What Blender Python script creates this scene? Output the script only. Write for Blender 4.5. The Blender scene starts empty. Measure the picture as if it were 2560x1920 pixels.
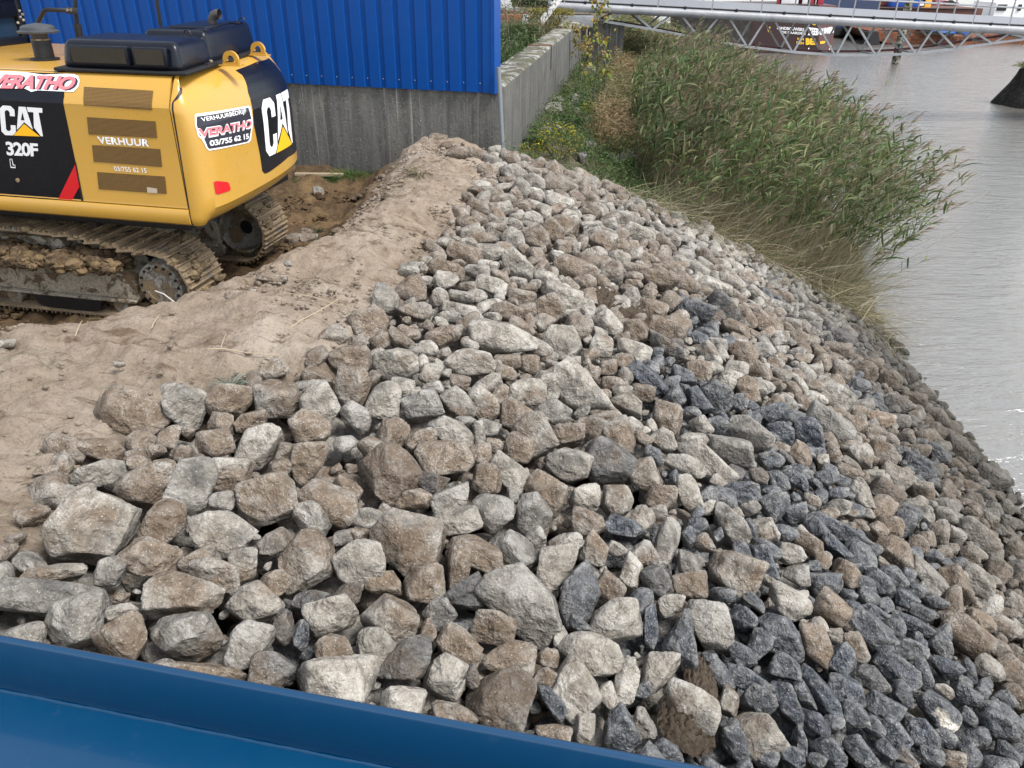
import bpy, bmesh, math, random
import numpy as np
from mathutils import Vector, Matrix
random.seed(7); RNG = np.random.default_rng(7)
C = bpy.context.scene.collection
scene = bpy.context.scene

# ------------------------------------------------------------------ camera
F, CAMH = 1960.0, 3.15
_n = np.array([-35.0, 3640.0, F]); _up = -_n/np.linalg.norm(_n)
_fw = np.array([0, 0, 1.0]); _fw = _fw-(_fw@_up)*_up; _fw /= np.linalg.norm(_fw)
_rt = np.cross(_fw, _up); _rt = _rt if _rt[0] > 0 else -_rt
def c2w(v):
    v = np.asarray(v, float); return np.array([v@_rt, v@_fw, v@_up])
def ray(px, py): return c2w([px-1280.0, py-960.0, F])
def atz(px, py, z):
    r = ray(px, py); return r*((z-CAMH)/r[2])+np.array([0, 0, CAMH])
def aty(px, py, Y):
    r = ray(px, py); return r*(Y/r[1])+np.array([0, 0, CAMH])
def proj(P):
    q = np.asarray(P, float)-np.array([0, 0, CAMH])
    c = q[..., 0:1]*_rt+q[..., 1:2]*_fw+q[..., 2:3]*_up
    return np.stack([1280+F*c[..., 0]/c[..., 2], 960+F*c[..., 1]/c[..., 2], c[..., 2]], -1)
cd = bpy.data.cameras.new('camera'); cam = bpy.data.objects.new('camera', cd); C.objects.link(cam)
_X, _Y, _Z = c2w([1, 0, 0]), c2w([0, -1, 0]), c2w([0, 0, -1])
cam.matrix_world = Matrix(((_X[0], _Y[0], _Z[0], 0), (_X[1], _Y[1], _Z[1], 0), (_X[2], _Y[2], _Z[2], CAMH), (0, 0, 0, 1)))
cd.sensor_width = 36; cd.lens = F/2560*36; cd.clip_end = 5000; cd.clip_start = 0.05
scene.camera = cam

# ------------------------------------------------------------------ light
SUN_EL, SUN_AZ = math.radians(58), math.radians(120)      # azimuth measured from +Y towards +X
w = bpy.data.worlds.new('World'); scene.world = w; w.use_nodes = True
nt = w.node_tree; bg = nt.nodes['Background']
sky = nt.nodes.new('ShaderNodeTexSky'); sky.sky_type = 'NISHITA'; sky.sun_disc = False
sky.sun_elevation = SUN_EL; sky.sun_rotation = SUN_AZ; sky.dust_density = 1.0; sky.air_density = 1.2
hs = nt.nodes.new('ShaderNodeHueSaturation'); hs.inputs['Saturation'].default_value = 0.34
nt.links.new(sky.outputs[0], hs.inputs['Color']); nt.links.new(hs.outputs[0], bg.inputs['Color'])
bg.inputs['Strength'].default_value = 0.135
sl = bpy.data.lights.new('sun', 'SUN'); sl.energy = 2.3; sl.angle = math.radians(20); sl.color = (1.0, 0.975, 0.94)
so = bpy.data.objects.new('sun', sl); C.objects.link(so)
_d = Vector((math.sin(SUN_AZ)*math.cos(SUN_EL), math.cos(SUN_AZ)*math.cos(SUN_EL), math.sin(SUN_EL)))
so.rotation_euler = _d.to_track_quat('Z', 'Y').to_euler()
vs = scene.view_settings; vs.view_transform = 'Standard'; vs.look = 'None'; vs.gamma = 1; vs.exposure = 1.08
scene.cycles.diffuse_bounces = 2

# ------------------------------------------------------------------ helpers
def tag(o, label=None, cat=None, group=None, kind=None):
    if label: o['label'] = label
    if cat: o['category'] = cat
    if group: o['group'] = group
    if kind: o['kind'] = kind
    return o
def empty(name, loc, rz=0, **k):
    o = bpy.data.objects.new(name, None); C.objects.link(o); o.location = loc; o.rotation_euler = (0, 0, rz)
    return tag(o, **k)
def link(name, me, m, parent=None, **k):
    o = bpy.data.objects.new(name, me); C.objects.link(o)
    if m is not None:
        me.materials.clear(); me.materials.append(m)
    if parent is not None: o.parent = parent
    return tag(o, **k)
def npmesh(name, V, Fc, smooth=True, attrs=None):
    V = np.asarray(V, np.float32); Fc = np.asarray(Fc, np.int32); k = Fc.shape[1]
    me = bpy.data.meshes.new(name); me.vertices.add(len(V)); me.vertices.foreach_set('co', V.ravel())
    me.loops.add(Fc.size); me.loops.foreach_set('vertex_index', Fc.ravel())
    me.polygons.add(len(Fc)); me.polygons.foreach_set('loop_start', np.arange(0, Fc.size, k, dtype=np.int32))
    me.polygons.foreach_set('loop_total', np.full(len(Fc), k, np.int32))
    me.update(calc_edges=True)
    me.polygons.foreach_set('use_smooth', np.full(len(Fc), bool(smooth)))
    for an, dat in (attrs or {}).items():
        a = me.color_attributes.new(an, 'FLOAT_COLOR', 'POINT')
        d = np.ones((len(V), 4), np.float32); dat = np.asarray(dat, np.float32); d[:, :dat.shape[1]] = dat
        a.data.foreach_set('color', d.ravel())
    return me
class MB:
    def __init__(s): s.v = []; s.f = []
    def add(s, v, f):
        n = len(s.v); s.v += [tuple(float(c) for c in p) for p in v]; s.f += [tuple(i+n for i in q) for q in f]; return s
    def box(s, c, d, R=None, tx=1, ty=1):
        hx, hy, hz = d[0]/2, d[1]/2, d[2]/2; P = []
        for z in (-1, 1):
            kx, ky = (tx, ty) if z > 0 else (1, 1)
            for x, y in ((-1, -1), (1, -1), (1, 1), (-1, 1)):
                p = Vector((x*hx*kx, y*hy*ky, z*hz)); p = R @ p if R is not None else p
                P.append((p[0]+c[0], p[1]+c[1], p[2]+c[2]))
        return s.add(P, [(3, 2, 1, 0), (4, 5, 6, 7), (0, 1, 5, 4), (1, 2, 6, 5), (2, 3, 7, 6), (3, 0, 4, 7)])
    def bar(s, a, b, wd, ht, up=(0, 0, 1)):
        a, b = Vector(a), Vector(b); x = (b-a); L = x.length; x.normalize(); u = Vector(up)
        y = u.cross(x); y = y.normalized() if y.length > 1e-5 else Vector((0, 1, 0)); z = x.cross(y)
        R = Matrix((x, y, z)).transposed(); return s.box((a+b)/2, (L, wd, ht), R)
    def tube(s, pts, r, n=10, cap=True):
        pts = [Vector(p) for p in pts]; r = r if isinstance(r, (list, tuple)) else [r]*len(pts); V = []; Fs = []
        ref = None
        for i, p in enumerate(pts):
            t = (pts[min(i+1, len(pts)-1)]-pts[max(i-1, 0)]).normalized()
            if ref is None: ref = t.orthogonal().normalized()
            ref = (ref-t*ref.dot(t)).normalized(); q = t.cross(ref)
            for j in range(n):
                a = 2*math.pi*j/n; V.append(p+(ref*math.cos(a)+q*math.sin(a))*r[i])
        for i in range(len(pts)-1):
            for j in range(n): Fs.append((i*n+j, i*n+(j+1) % n, (i+1)*n+(j+1) % n, (i+1)*n+j))
        if cap: Fs.append(tuple(range(n))[::-1]); Fs.append(tuple((len(pts)-1)*n+j for j in range(n)))
        return s.add(V, Fs)
    def lathe(s, prof, c=(0, 0, 0), n=24, R=None):
        V = []; Fs = []
        for r, z in prof:
            for j in range(n):
                a = 2*math.pi*j/n; p = Vector((r*math.cos(a), r*math.sin(a), z)); p = R @ p if R is not None else p
                V.append((p[0]+c[0], p[1]+c[1], p[2]+c[2]))
        for i in range(len(prof)-1):
            for j in range(n): Fs.append((i*n+j, i*n+(j+1) % n, (i+1)*n+(j+1) % n, (i+1)*n+j))
        Fs.append(tuple(range(n))[::-1]); Fs.append(tuple((len(prof)-1)*n+j for j in range(n)))
        return s.add(V, Fs)
    def prism(s, poly, f0, f1):
        """poly (2d) lifted by f0(p) and f1(p) to the two end faces"""
        n = len(poly); V = [f0(p) for p in poly]+[f1(p) for p in poly]
        return s.add(V, [tuple(range(n))[::-1], tuple(range(n, 2*n))]+[(i, (i+1) % n, n+(i+1) % n, n+i) for i in range(n)])
    def build(s, name, m, parent=None, bevel=0, seg=2, sharp=35, **k):
        me = bpy.data.meshes.new(name); me.from_pydata(s.v, [], s.f)
        bm = bmesh.new(); bm.from_mesh(me); bmesh.ops.recalc_face_normals(bm, faces=bm.faces)
        if bevel:
            ed = [e for e in bm.edges if len(e.link_faces) == 2 and e.calc_face_angle(0) > 0.5]
            bmesh.ops.bevel(bm, geom=ed, offset=bevel, segments=seg, profile=0.6, affect='EDGES', clamp_overlap=True)
        bm.to_mesh(me); bm.free()
        me.polygons.foreach_set('use_smooth', np.full(len(me.polygons), True)); me.set_sharp_from_angle(angle=math.radians(sharp))
        return link(name, me, m, parent, **k)

def lin(r, g, b):
    f = lambda c: (c/255)/12.92 if c <= 10 else ((c/255+0.055)/1.055)**2.4
    return (f(r), f(g), f(b), 1)
class N:
    """small node builder"""
    def __init__(s, name):
        s.m = bpy.data.materials.new(name); s.m.use_nodes = True; s.t = s.m.node_tree
        s.b = s.t.nodes['Principled BSDF']; s.o = s.t.nodes['Material Output']
    def n(s, typ, **k):
        x = s.t.nodes.new('ShaderNode'+typ)
        for a, v in k.items(): setattr(x, a, v)
        return x
    def l(s, a, b): s.t.links.new(a, b)
    def put(s, sock, v):
        if isinstance(v, bpy.types.NodeSocket): s.l(v, sock)
        elif v is not None:
            if hasattr(sock.default_value, '__len__') and not hasattr(v, '__len__'): v = (v, v, v, 1)[:len(sock.default_value)]
            if hasattr(v, '__len__') and len(v) == 3 and len(sock.default_value) == 4: v = tuple(v)+(1,)
            sock.default_value = v
    def pos(s, scale=(1, 1, 1), obj=False, off=None):
        if obj: g = s.n('TexCoord').outputs['Object']
        else: g = s.n('NewGeometry').outputs['Position']
        mp = s.n('Mapping'); s.l(g, mp.inputs[0]); mp.inputs['Scale'].default_value = scale
        if off is not None: s.put(mp.inputs['Location'], off)
        return mp.outputs[0]
    def noise(s, vec, sc=5, det=6, rough=.55, dist=0, col=False):
        x = s.n('TexNoise'); s.l(vec, x.inputs['Vector']); x.inputs['Scale'].default_value = sc
        x.inputs['Detail'].default_value = det; x.inputs['Roughness'].default_value = rough; x.inputs['Distortion'].default_value = dist
        return x.outputs['Color' if col else 'Fac']
    def vor(s, vec, sc=5, feat='F1', out='Distance', rand=1):
        x = s.n('TexVoronoi', feature=feat); s.l(vec, x.inputs['Vector']); x.inputs['Scale'].default_value = sc; x.inputs['Randomness'].default_value = rand
        return x.outputs[out]
    def ramp(s, v, *st):
        x = s.n('ValToRGB'); e = x.color_ramp.elements
        st = [(p, (c, c, c, 1) if not hasattr(c, '__len__') else (tuple(c)+(1,))[:4]) for p, c in st]
        e[0].position, e[0].color = st[0]; e[1].position, e[1].color = st[-1]
        for p, c in st[1:-1]: q = e.new(p); q.color = c
        s.put(x.inputs[0], v); return x.outputs[0]
    def mix(s, f, a, b, mode='MIX'):
        x = s.n('MixRGB', blend_type=mode); s.put(x.inputs[0], f); s.put(x.inputs[1], a); s.put(x.inputs[2], b); return x.outputs[0]
    def math(s, op, a, b=None, clamp=False):
        x = s.n('Math', operation=op, use_clamp=clamp); s.put(x.inputs[0], a); s.put(x.inputs[1], b) if b is not None else None; return x.outputs[0]
    def attr(s, name): return s.n('Attribute', attribute_name=name)
    def sep(s, v):
        x = s.n('SeparateXYZ'); s.l(v, x.inputs[0]); return x.outputs
    def bump(s, h, strength=.5, dist=.01, prev=None):
        x = s.n('Bump'); s.put(x.inputs['Height'], h); x.inputs['Strength'].default_value = strength; x.inputs['Distance'].default_value = dist
        if prev is not None: s.l(prev, x.inputs['Normal'])
        s.l(x.outputs[0], s.b.inputs['Normal']); return x.outputs[0]
    def fin(s, col=None, rough=None, metal=None, spec=None, coat=None):
        I = s.b.inputs; s.put(I['Base Color'], col); s.put(I['Roughness'], rough); s.put(I['Metallic'], metal)
        s.put(I['Specular IOR Level'], spec); s.put(I['Coat Weight'], coat); return s.m

def paint(name, col, rough=.4, dirt=.15, dirtcol=(.2, .15, .1), scale=3, coat=0, metal=0, bump=0, spec=.5):
    """painted or coated surface with faint dust, scuffs and uneven gloss"""
    x = N(name); p = x.pos(obj=False)
    a = x.noise(p, scale, 8, .65); b = x.noise(p, scale*9, 5, .7)
    f = x.math('MULTIPLY', x.ramp(a, (.42, 0), (.75, 1)), x.ramp(b, (.3, .3), (.7, 1)))
    f = x.math('MULTIPLY', f, dirt)
    c = x.mix(f, col, dirtcol); c = x.mix(x.math('MULTIPLY', x.ramp(b, (.62, 0), (.8, 1)), dirt*.5), c, (.55, .52, .48))
    if bump: x.bump(a, bump, .01)
    return x.fin(c, x.ramp(b, (.3, rough*.85), (.8, min(1, rough*1.3))), metal, spec, coat)

# ---- materials
def m_rock():
    x = N('quarry_rock'); tint = x.attr('tint'); t = x.sep(tint.outputs['Color']); seed = tint.outputs['Alpha']
    off = x.n('CombineXYZ'); sd = x.math('MULTIPLY', seed, 37.0); x.l(sd, off.inputs[0]); x.l(sd, off.inputs[2])
    p = x.pos(off=off.outputs[0])
    big = x.noise(p, 5, 5, .6, .6); med = x.noise(p, 16, 6, .65, .3); fine = x.noise(p, 85, 4, .7); pat = x.noise(p, 3.1, 3, .55)
    lime = x.mix(x.ramp(med, (.32, 0), (.68, 1)), (.150, .131, .106), (.345, .312, .262))
    lime = x.mix(x.math('MULTIPLY', x.ramp(big, (.52, 0), (.62, 1)), .6), lime, (.46, .43, .38))
    lime = x.mix(x.math('MULTIPLY', x.ramp(big, (.36, 1), (.46, 0)), .6), lime, (.085, .08, .072))
    sw = x.n('TexWave', wave_type='BANDS', bands_direction='DIAGONAL'); x.l(p, sw.inputs[0]); sw.inputs['Scale'].default_value = 7
    sw.inputs['Distortion'].default_value = 9; sw.inputs['Detail'].default_value = 5
    slate = x.mix(x.ramp(med, (.35, 0), (.7, 1)), (.010, .013, .020), (.052, .064, .085))
    slate = x.mix(x.math('MULTIPLY', x.ramp(sw.outputs['Fac'], (.55, 0), (1, 1)), .35), slate, (.15, .17, .195))
    base = x.mix(t[1], lime, slate)
    mudc = x.mix(x.ramp(med, (.3, 0), (.7, 1)), (.092, .060, .038), (.205, .150, .10))
    mf = x.ramp(x.math('ADD', x.math('MULTIPLY', pat, .75), x.math('MULTIPLY', t[0], .62)), (.60, 0), (.70, .9))
    base = x.mix(mf, base, mudc)
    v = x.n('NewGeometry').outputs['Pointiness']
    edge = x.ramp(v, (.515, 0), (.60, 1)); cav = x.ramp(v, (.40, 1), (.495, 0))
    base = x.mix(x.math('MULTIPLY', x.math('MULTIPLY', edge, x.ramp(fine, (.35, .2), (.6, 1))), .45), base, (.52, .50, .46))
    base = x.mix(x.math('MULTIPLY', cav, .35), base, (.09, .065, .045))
    cr = x.noise(p, 8, 7, .75, 1.4); vein = x.math('SUBTRACT', 1.0, x.ramp(x.math('ABSOLUTE', x.math('SUBTRACT', cr, .5)), (0, 0), (.022, 1)))
    base = x.mix(x.math('MULTIPLY', x.math('MULTIPLY', vein, x.ramp(big, (.4, 0), (.6, 1))), .45), base, (.60, .58, .54))
    sp = x.vor(p, 60); base = x.mix(x.math('MULTIPLY', x.ramp(sp, (.12, 1), (.24, 0)), x.ramp(fine, (.46, 0), (.56, .7))), base, (.56, .55, .52))
    sc2 = x.n('TexWave', wave_type='BANDS'); x.l(p, sc2.inputs[0]); sc2.inputs['Scale'].default_value = 22; sc2.inputs['Distortion'].default_value = 14; sc2.inputs['Detail'].default_value = 6; sc2.inputs['Detail Roughness'].default_value = .8
    base = x.mix(x.math('MULTIPLY', x.math('MULTIPLY', x.ramp(sc2.outputs['Fac'], (.90, 0), (.98, 1)), x.ramp(med, (.45, 0), (.6, 1))), x.math('ADD', x.math('MULTIPLY', t[1], .32), .10)), base, (.45, .45, .45))
    base = x.mix(x.ramp(fine, (.28, .45), (.5, 0)), base, (.075, .06, .045))
    bc = x.n('CombineXYZ'); tb_ = x.math('MULTIPLY', t[2], .88); [x.l(tb_, bc.inputs[i]) for i in range(3)]
    base = x.mix(1.0, base, bc.outputs[0], 'MULTIPLY')
    zz = x.sep(x.n('NewGeometry').outputs['Position'])[2]
    wet = x.ramp(x.math('ADD', zz, x.math('MULTIPLY', pat, .35)), (-1.0+0, 1), (1, 0))
    mr = x.n('MapRange'); x.l(x.math('ADD', zz, x.math('MULTIPLY', pat, .5)), mr.inputs[0]); mr.inputs[1].default_value = -1.7; mr.inputs[2].default_value = -.35
    mr.inputs[3].default_value = 1; mr.inputs[4].default_value = 0
    base = x.mix(x.math('MULTIPLY', mr.outputs[0], .88), base, (.034, .029, .021))
    h = x.math('ADD', x.math('MULTIPLY', med, .8), x.math('MULTIPLY', fine, .35)); h = x.math('ADD', h, x.math('MULTIPLY', x.noise(p, 38, 5, .7), .45))
    dv = x.n('VectorMath', operation='ADD'); x.l(p, dv.inputs[0]); sc_ = x.n('VectorMath', operation='SCALE'); x.l(x.noise(p, 6, 4, .6, 0, True), sc_.inputs[0]); sc_.inputs['Scale'].default_value = .16; x.l(sc_.outputs[0], dv.inputs[1])
    h = x.math('ADD', h, x.math('MULTIPLY', x.vor(dv.outputs[0], 13), 1.2)); h = x.math('ADD', h, x.math('MULTIPLY', x.vor(dv.outputs[0], 34), .5))
    x.bump(h, 1.0, .021)
    return x.fin(base, x.mix(t[1], .9, .38), spec=.4)
def m_ground():
    x = N('sandy_soil'); p = x.pos(); z = x.sep(x.attr('zone').outputs['Color'])
    a = x.noise(p, 1.1, 6, .6, .5); b = x.noise(p, 7, 8, .7, .3); c = x.noise(p, 55, 5, .75); d = x.noise(x.pos((1, 2.2, 1)), 2.7, 7, .62, 1.2)
    dry = x.mix(x.ramp(b, (.3, 0), (.7, 1)), (.20, .152, .11), (.34, .277, .216))
    dry = x.mix(x.ramp(a, (.5, 0), (.66, .8)), dry, (.385, .325, .265))
    dry = x.mix(x.ramp(d, (.55, 0), (.66, .8)), dry, (.105, .067, .040))
    soil = x.mix(x.ramp(b, (.3, 0), (.7, 1)), (.040, .025, .015), (.150, .098, .052))
    soil = x.mix(x.ramp(a, (.5, 0), (.7, .6)), soil, (.26, .17, .08))
    col = x.mix(z[0], dry, soil)
    col = x.mix(z[1], col, (.04, .029, .02))  # soil under the rocks, darkened so the colour carries the shade of the gaps
    col = x.mix(z[2], col, x.mix(x.ramp(b, (.3, 0), (.7, 1)), (.05, .045, .028), (.17, .145, .10)))
    col = x.mix(x.ramp(c, (.30, .75), (.45, 0)), col, (.085, .058, .038))
    sp = x.vor(p, 42); col = x.mix(x.math('MULTIPLY', x.ramp(sp, (.06, 1), (.14, 0)), x.ramp(c, (.48, 0), (.58, .7))), col, (.62, .57, .50))
    h = x.math('ADD', b, x.math('MULTIPLY', c, .4)); h = x.math('ADD', h, x.math('MULTIPLY', x.vor(p, 26), .25))
    x.bump(h, 1.0, .045)
    return x.fin(col, .95, spec=.15)
def m_concrete(name, top=False):
    x = N(name); p = x.pos(); st = x.noise(x.pos((5, 5, .35)), 1.6, 6, .7); st2 = x.noise(x.pos((14, 14, .25)), 1.3, 4, .6)
    a = x.noise(p, 2.4, 7, .62); b = x.noise(p, 24, 6, .75); c = x.vor(p, 26)
    col = x.mix(x.ramp(st, (.35, 0), (.65, 1)), (.075, .074, .070), (.155, .152, .142))
    col = x.mix(x.ramp(a, (.48, 0), (.66, .75)), col, (.16, .152, .13))
    col = x.mix(x.ramp(b, (.30, .8), (.46, 0)), col, (.04, .038, .034))
    col = x.mix(x.math('MULTIPLY', x.ramp(st2, (.60, 0), (.70, 1)), .5), col, (.42, .41, .38))
    col = x.mix(x.math('MULTIPLY', x.ramp(c, (.09, 1), (.15, 0)), x.ramp(x.noise(p, 9, 3), (.46, 0), (.56, .9))), col, (.55, .54, .50))
    nz = x.sep(x.n('NewGeometry').outputs['Normal'])[2]
    lich = x.mix(x.ramp(x.noise(p, 3.2, 8, .72, .8), (.47, 0), (.56, 1)), (.075, .07, .05), (.30, .29, .26))
    lich = x.mix(x.ramp(x.noise(p, 1.9, 6, .65), (.50, 0), (.58, .9)), lich, (.085, .085, .05))
    col = x.mix(x.ramp(nz, (.5, 0), (.9, 1)), col, lich)
    x.bump(x.math('ADD', b, x.math('MULTIPLY', a, .8)), .7, .02)
    return x.fin(col, .93, spec=.2)
def m_water():
    x = N('river_water'); p = x.pos((1, 1, 1))
    mp = x.n('Mapping'); x.l(x.n('NewGeometry').outputs['Position'], mp.inputs[0]); mp.inputs['Rotation'].default_value = (0, 0, math.radians(-28)); mp.inputs['Scale'].default_value = (.42, 1.25, 1)
    w1 = x.noise(mp.outputs[0], 2.3, 5, .6, .8); w2 = x.noise(mp.outputs[0], 9, 5, .65, .5); w3 = x.noise(mp.outputs[0], 30, 3, .6)
    h = x.math('ADD', x.math('MULTIPLY', w1, 1.0), x.math('MULTIPLY', w2, .42)); h = x.math('ADD', h, x.math('MULTIPLY', w3, .08))
    x.bump(h, .7, .08)
    pale_crest = x.math('MULTIPLY', x.ramp(w2, (.64, 0), (.80, .22)), x.ramp(w1, (.5, 0), (.62, 1)))  # pale streaks where both ripple noises run high
    col = x.mix(x.noise(p, .35, 3), (.12, .112, .098), (.165, .155, .135))
    col = x.mix(pale_crest, col, (.5, .5, .48))
    x.b.inputs['IOR'].default_value = 1.85
    return x.fin(col, .06, spec=1.0)
def m_veg(name='foliage', tr=.3):
    x = N(name); a = x.mix(1.0, x.attr('Col').outputs['Color'], (.80, .80, .80), 'MULTIPLY'); n_ = x.noise(x.pos(), 3, 3)
    c = x.mix(x.ramp(n_, (.35, 0), (.65, .15)), a, (.06, .07, .025)); I = x.b.inputs
    x.fin(c, .55, spec=.3); tb = x.n('BsdfTranslucent'); x.l(c, tb.inputs[0]); ms = x.n('MixShader'); ms.inputs[0].default_value = tr
    x.l(x.b.outputs[0], ms.inputs[1]); x.l(tb.outputs[0], ms.inputs[2]); x.l(ms.outputs[0], x.o.inputs[0]); return x.m
def m_mud(name, steel=(.30, .28, .25), mud=(.235, .165, .085), cover=.5, rough=.8):
    x = N(name); p = x.pos(); a = x.noise(p, 6, 8, .7, .5); b = x.noise(p, 45, 5, .7)
    md = x.mix(x.ramp(b, (.3, 0), (.7, 1)), tuple(c*.62 for c in mud), tuple(c*1.25 for c in mud))
    st = x.mix(x.ramp(b, (.4, 0), (.6, 1)), tuple(c*.6 for c in steel), steel)
    f = x.ramp(a, (.62-cover*.4, 1), (.68-cover*.4, 0)); f = x.math('SUBTRACT', 1.0, f)
    x.bump(x.math('ADD', x.math('MULTIPLY', f, 1.2), b), .8, .015)
    return x.fin(x.mix(f, st, md), rough, spec=.3)
ROCK, GROUND, CONC, WATER, VEG = m_rock(), m_ground(), m_concrete('stained_concrete'), m_water(), m_veg()

# ------------------------------------------------------------------ terrain
def _tab(seed): return np.random.default_rng(seed).random((256, 256))
_T = [_tab(s) for s in range(6)]
def vnoise(X, Y, sc, k=0):
    x, y = np.asarray(X)*sc+50.3*k, np.asarray(Y)*sc+31.7*k; xi, yi = np.floor(x).astype(int), np.floor(y).astype(int)
    fx, fy = x-xi, y-yi; fx, fy = fx*fx*(3-2*fx), fy*fy*(3-2*fy); T = _T[k % 6]
    g = lambda i, j: T[(xi+i) & 255, (yi+j) & 255]
    return (g(0, 0)*(1-fx)+g(1, 0)*fx)*(1-fy)+(g(0, 1)*(1-fx)+g(1, 1)*fx)*fy-.5
def fbm(X, Y, sc, o=4, k=0): return sum(vnoise(X, Y, sc*2**i, k+i)*.5**i for i in range(o))
def sstep(a, b, x): t = np.clip((x-a)/(b-a), 0, 1); return t*t*(3-2*t)
def sdist(X, Y, pts):
    """signed distance to a polyline; positive to the left of its direction"""
    X, Y = np.asarray(X, float), np.asarray(Y, float); best = np.full(X.shape, 1e9); sg = np.ones(X.shape)
    for (x0, y0), (x1, y1) in zip(pts[:-1], pts[1:]):
        dx, dy = x1-x0, y1-y0; t = np.clip(((X-x0)*dx+(Y-y0)*dy)/(dx*dx+dy*dy), 0, 1)
        ex, ey = X-(x0+t*dx), Y-(y0+t*dy); d = ex*ex+ey*ey; cr = dx*(Y-y0)-dy*(X-x0)
        m = d < best-1e-9; best = np.where(m, d, best); sg = np.where(m, np.where(cr >= 0, 1, -1), sg)
    return np.sqrt(best)*sg
WZ = -1.9
CREST = [(-.35, 14), (-.3, 12.04), (-.61, 8.75), (-.86, 7.25), (-1.28, 5.56), (-1.36, 5.07), (-1.85, 4.7), (-2.31, 4.47), (-2.6, 3.84), (-2.42, 3.05), (-2.9, 2.4), (-4, 1.8), (-8, 1.0)]
PIT = [(-7.5, 5.75), (-5, 5.65), (-3.9, 5.6), (-3.3, 5.75), (-2.72, 6.35), (-2.30, 7.1), (-1.95, 8.0), (-1.85, 9.0), (-1.75, 10.2), (-1.75, 11.5), (-1.7, 13.2)]
def Xwall(Y): return -.25+(np.asarray(Y)-12.55)*.153
def Xwater(Y):
    return np.interp(Y, [-4, 2, 4.5, 6.7, 8.3, 10.2, 11.5, 13.1, 16, 20, 26, 34, 45, 60, 90], [5.0, 5.2, 5.3, 5.42, 5.5, 5.62, 5.9, 6.3, 7.2, 7.6, 8.5, 9.5, 10, 11, 14])
def Yb(X): return 12.15-.22*(np.asarray(X)+.3)
def zones(X, Y):
    s = sdist(X, Y, CREST); q = sdist(X, Y, PIT); nb = sstep(0, .9, Y-Yb(X))
    return s, q, nb
def zfun(X, Y):
    X, Y = np.asarray(X, float), np.asarray(Y, float); s, q, nb = zones(X, Y); W = Xwater(Y)-X
    t = np.clip(s/(s+np.maximum(W, 0)+1e-6), 0, 1)
    zr = .58-2.48*(.28*t+.72*t**1.6)
    zr = np.where(W < 0, -1.9+.45*W, zr)
    zs = .62+.13*sstep(0, .6, -s)
    zs = zs-(zs-0)*sstep(-.45, .75, q)
    z = np.where(s > 0, zr, zs)
    tt = np.clip((X-Xwall(Y))/(Xwater(Y)-Xwall(Y)), 0, 1); zn = .12-2.02*tt**1.25; zn = np.where(W < 0, -1.9+.45*W, zn)
    z = z*(1-nb)+zn*nb
    back = (X < Xwall(Y)-.25) & (Y > 12.9) & ((X+.33)*-.2494+(Y-12.55)*-.9684 < -.35)
    z = np.where(back, np.minimum(1.2, 1.2), z)
    return z
def hit(px, py, lift=0.0, ts=np.linspace(1.2, 60, 1400)):
    r = ray(px, py); r = r/np.linalg.norm(r); P = r[None]*ts[:, None]+np.array([0, 0, CAMH]); zz = zfun(P[:, 0], P[:, 1])+lift
    b = np.nonzero(P[:, 2] <= zz)[0]
    if len(b) == 0: return P[-1]
    i = b[0]; return P[i-1]*.5+P[i]*.5 if i else P[0]

def grid_obj(name, xs, ys, noise=1.0):
    X, Y = np.meshgrid(xs, ys); s, q, nb = zones(X, Y); Z = zfun(X, Y)
    sand = (s < .15) & (nb < .5)
    rough = fbm(X, Y, 1.6, 5, 1)*.11+fbm(X, Y, 7, 5, 3)*.055+fbm(X, Y, 26, 3, 2)*.022
    pit = sstep(-.2, .5, q)*sstep(.3, -.1, s)
    ridge = np.abs(fbm(X*1.3+Y*.5, Y*.7, 3.1, 4, 2))*.11
    Z = Z+np.where(sand, rough-ridge*.5+pit*fbm(X, Y, 4, 4, 4)*.10, rough*.8)*noise
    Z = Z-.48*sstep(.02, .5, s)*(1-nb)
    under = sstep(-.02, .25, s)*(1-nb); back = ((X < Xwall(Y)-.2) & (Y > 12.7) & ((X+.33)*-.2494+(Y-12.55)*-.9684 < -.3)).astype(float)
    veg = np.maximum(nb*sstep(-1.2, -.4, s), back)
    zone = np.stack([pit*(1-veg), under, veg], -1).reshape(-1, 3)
    ny, nx = X.shape; i = np.arange(nx*ny).reshape(ny, nx)
    Fq = np.stack([i[:-1, :-1], i[:-1, 1:], i[1:, 1:], i[1:, :-1]], -1).reshape(-1, 4)
    me = npmesh(name, np.stack([X, Y, Z], -1).reshape(-1, 3), Fq, True, {'zone': zone})
    return me
xs = np.concatenate([np.arange(-60, -7, 2.5), np.arange(-7, 1.2, .03), np.arange(1.2, 9, .08), np.arange(9, 60, 3), [90, 140, 200]])
ys = np.concatenate([np.arange(-20, -1, 1.5), np.arange(-1, 2.4, .2), np.arange(2.4, 12.9, .03), np.arange(12.9, 34, .12), np.arange(34, 120, 3), [160, 260, 500]])
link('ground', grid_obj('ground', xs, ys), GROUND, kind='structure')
me = npmesh('river_water', [(-400, -60, WZ), (900, -60, WZ), (900, 1500, WZ), (-400, 1500, WZ)], [(0, 1, 2, 3)], False)
link('river_water', me, WATER, kind='structure')

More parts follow.
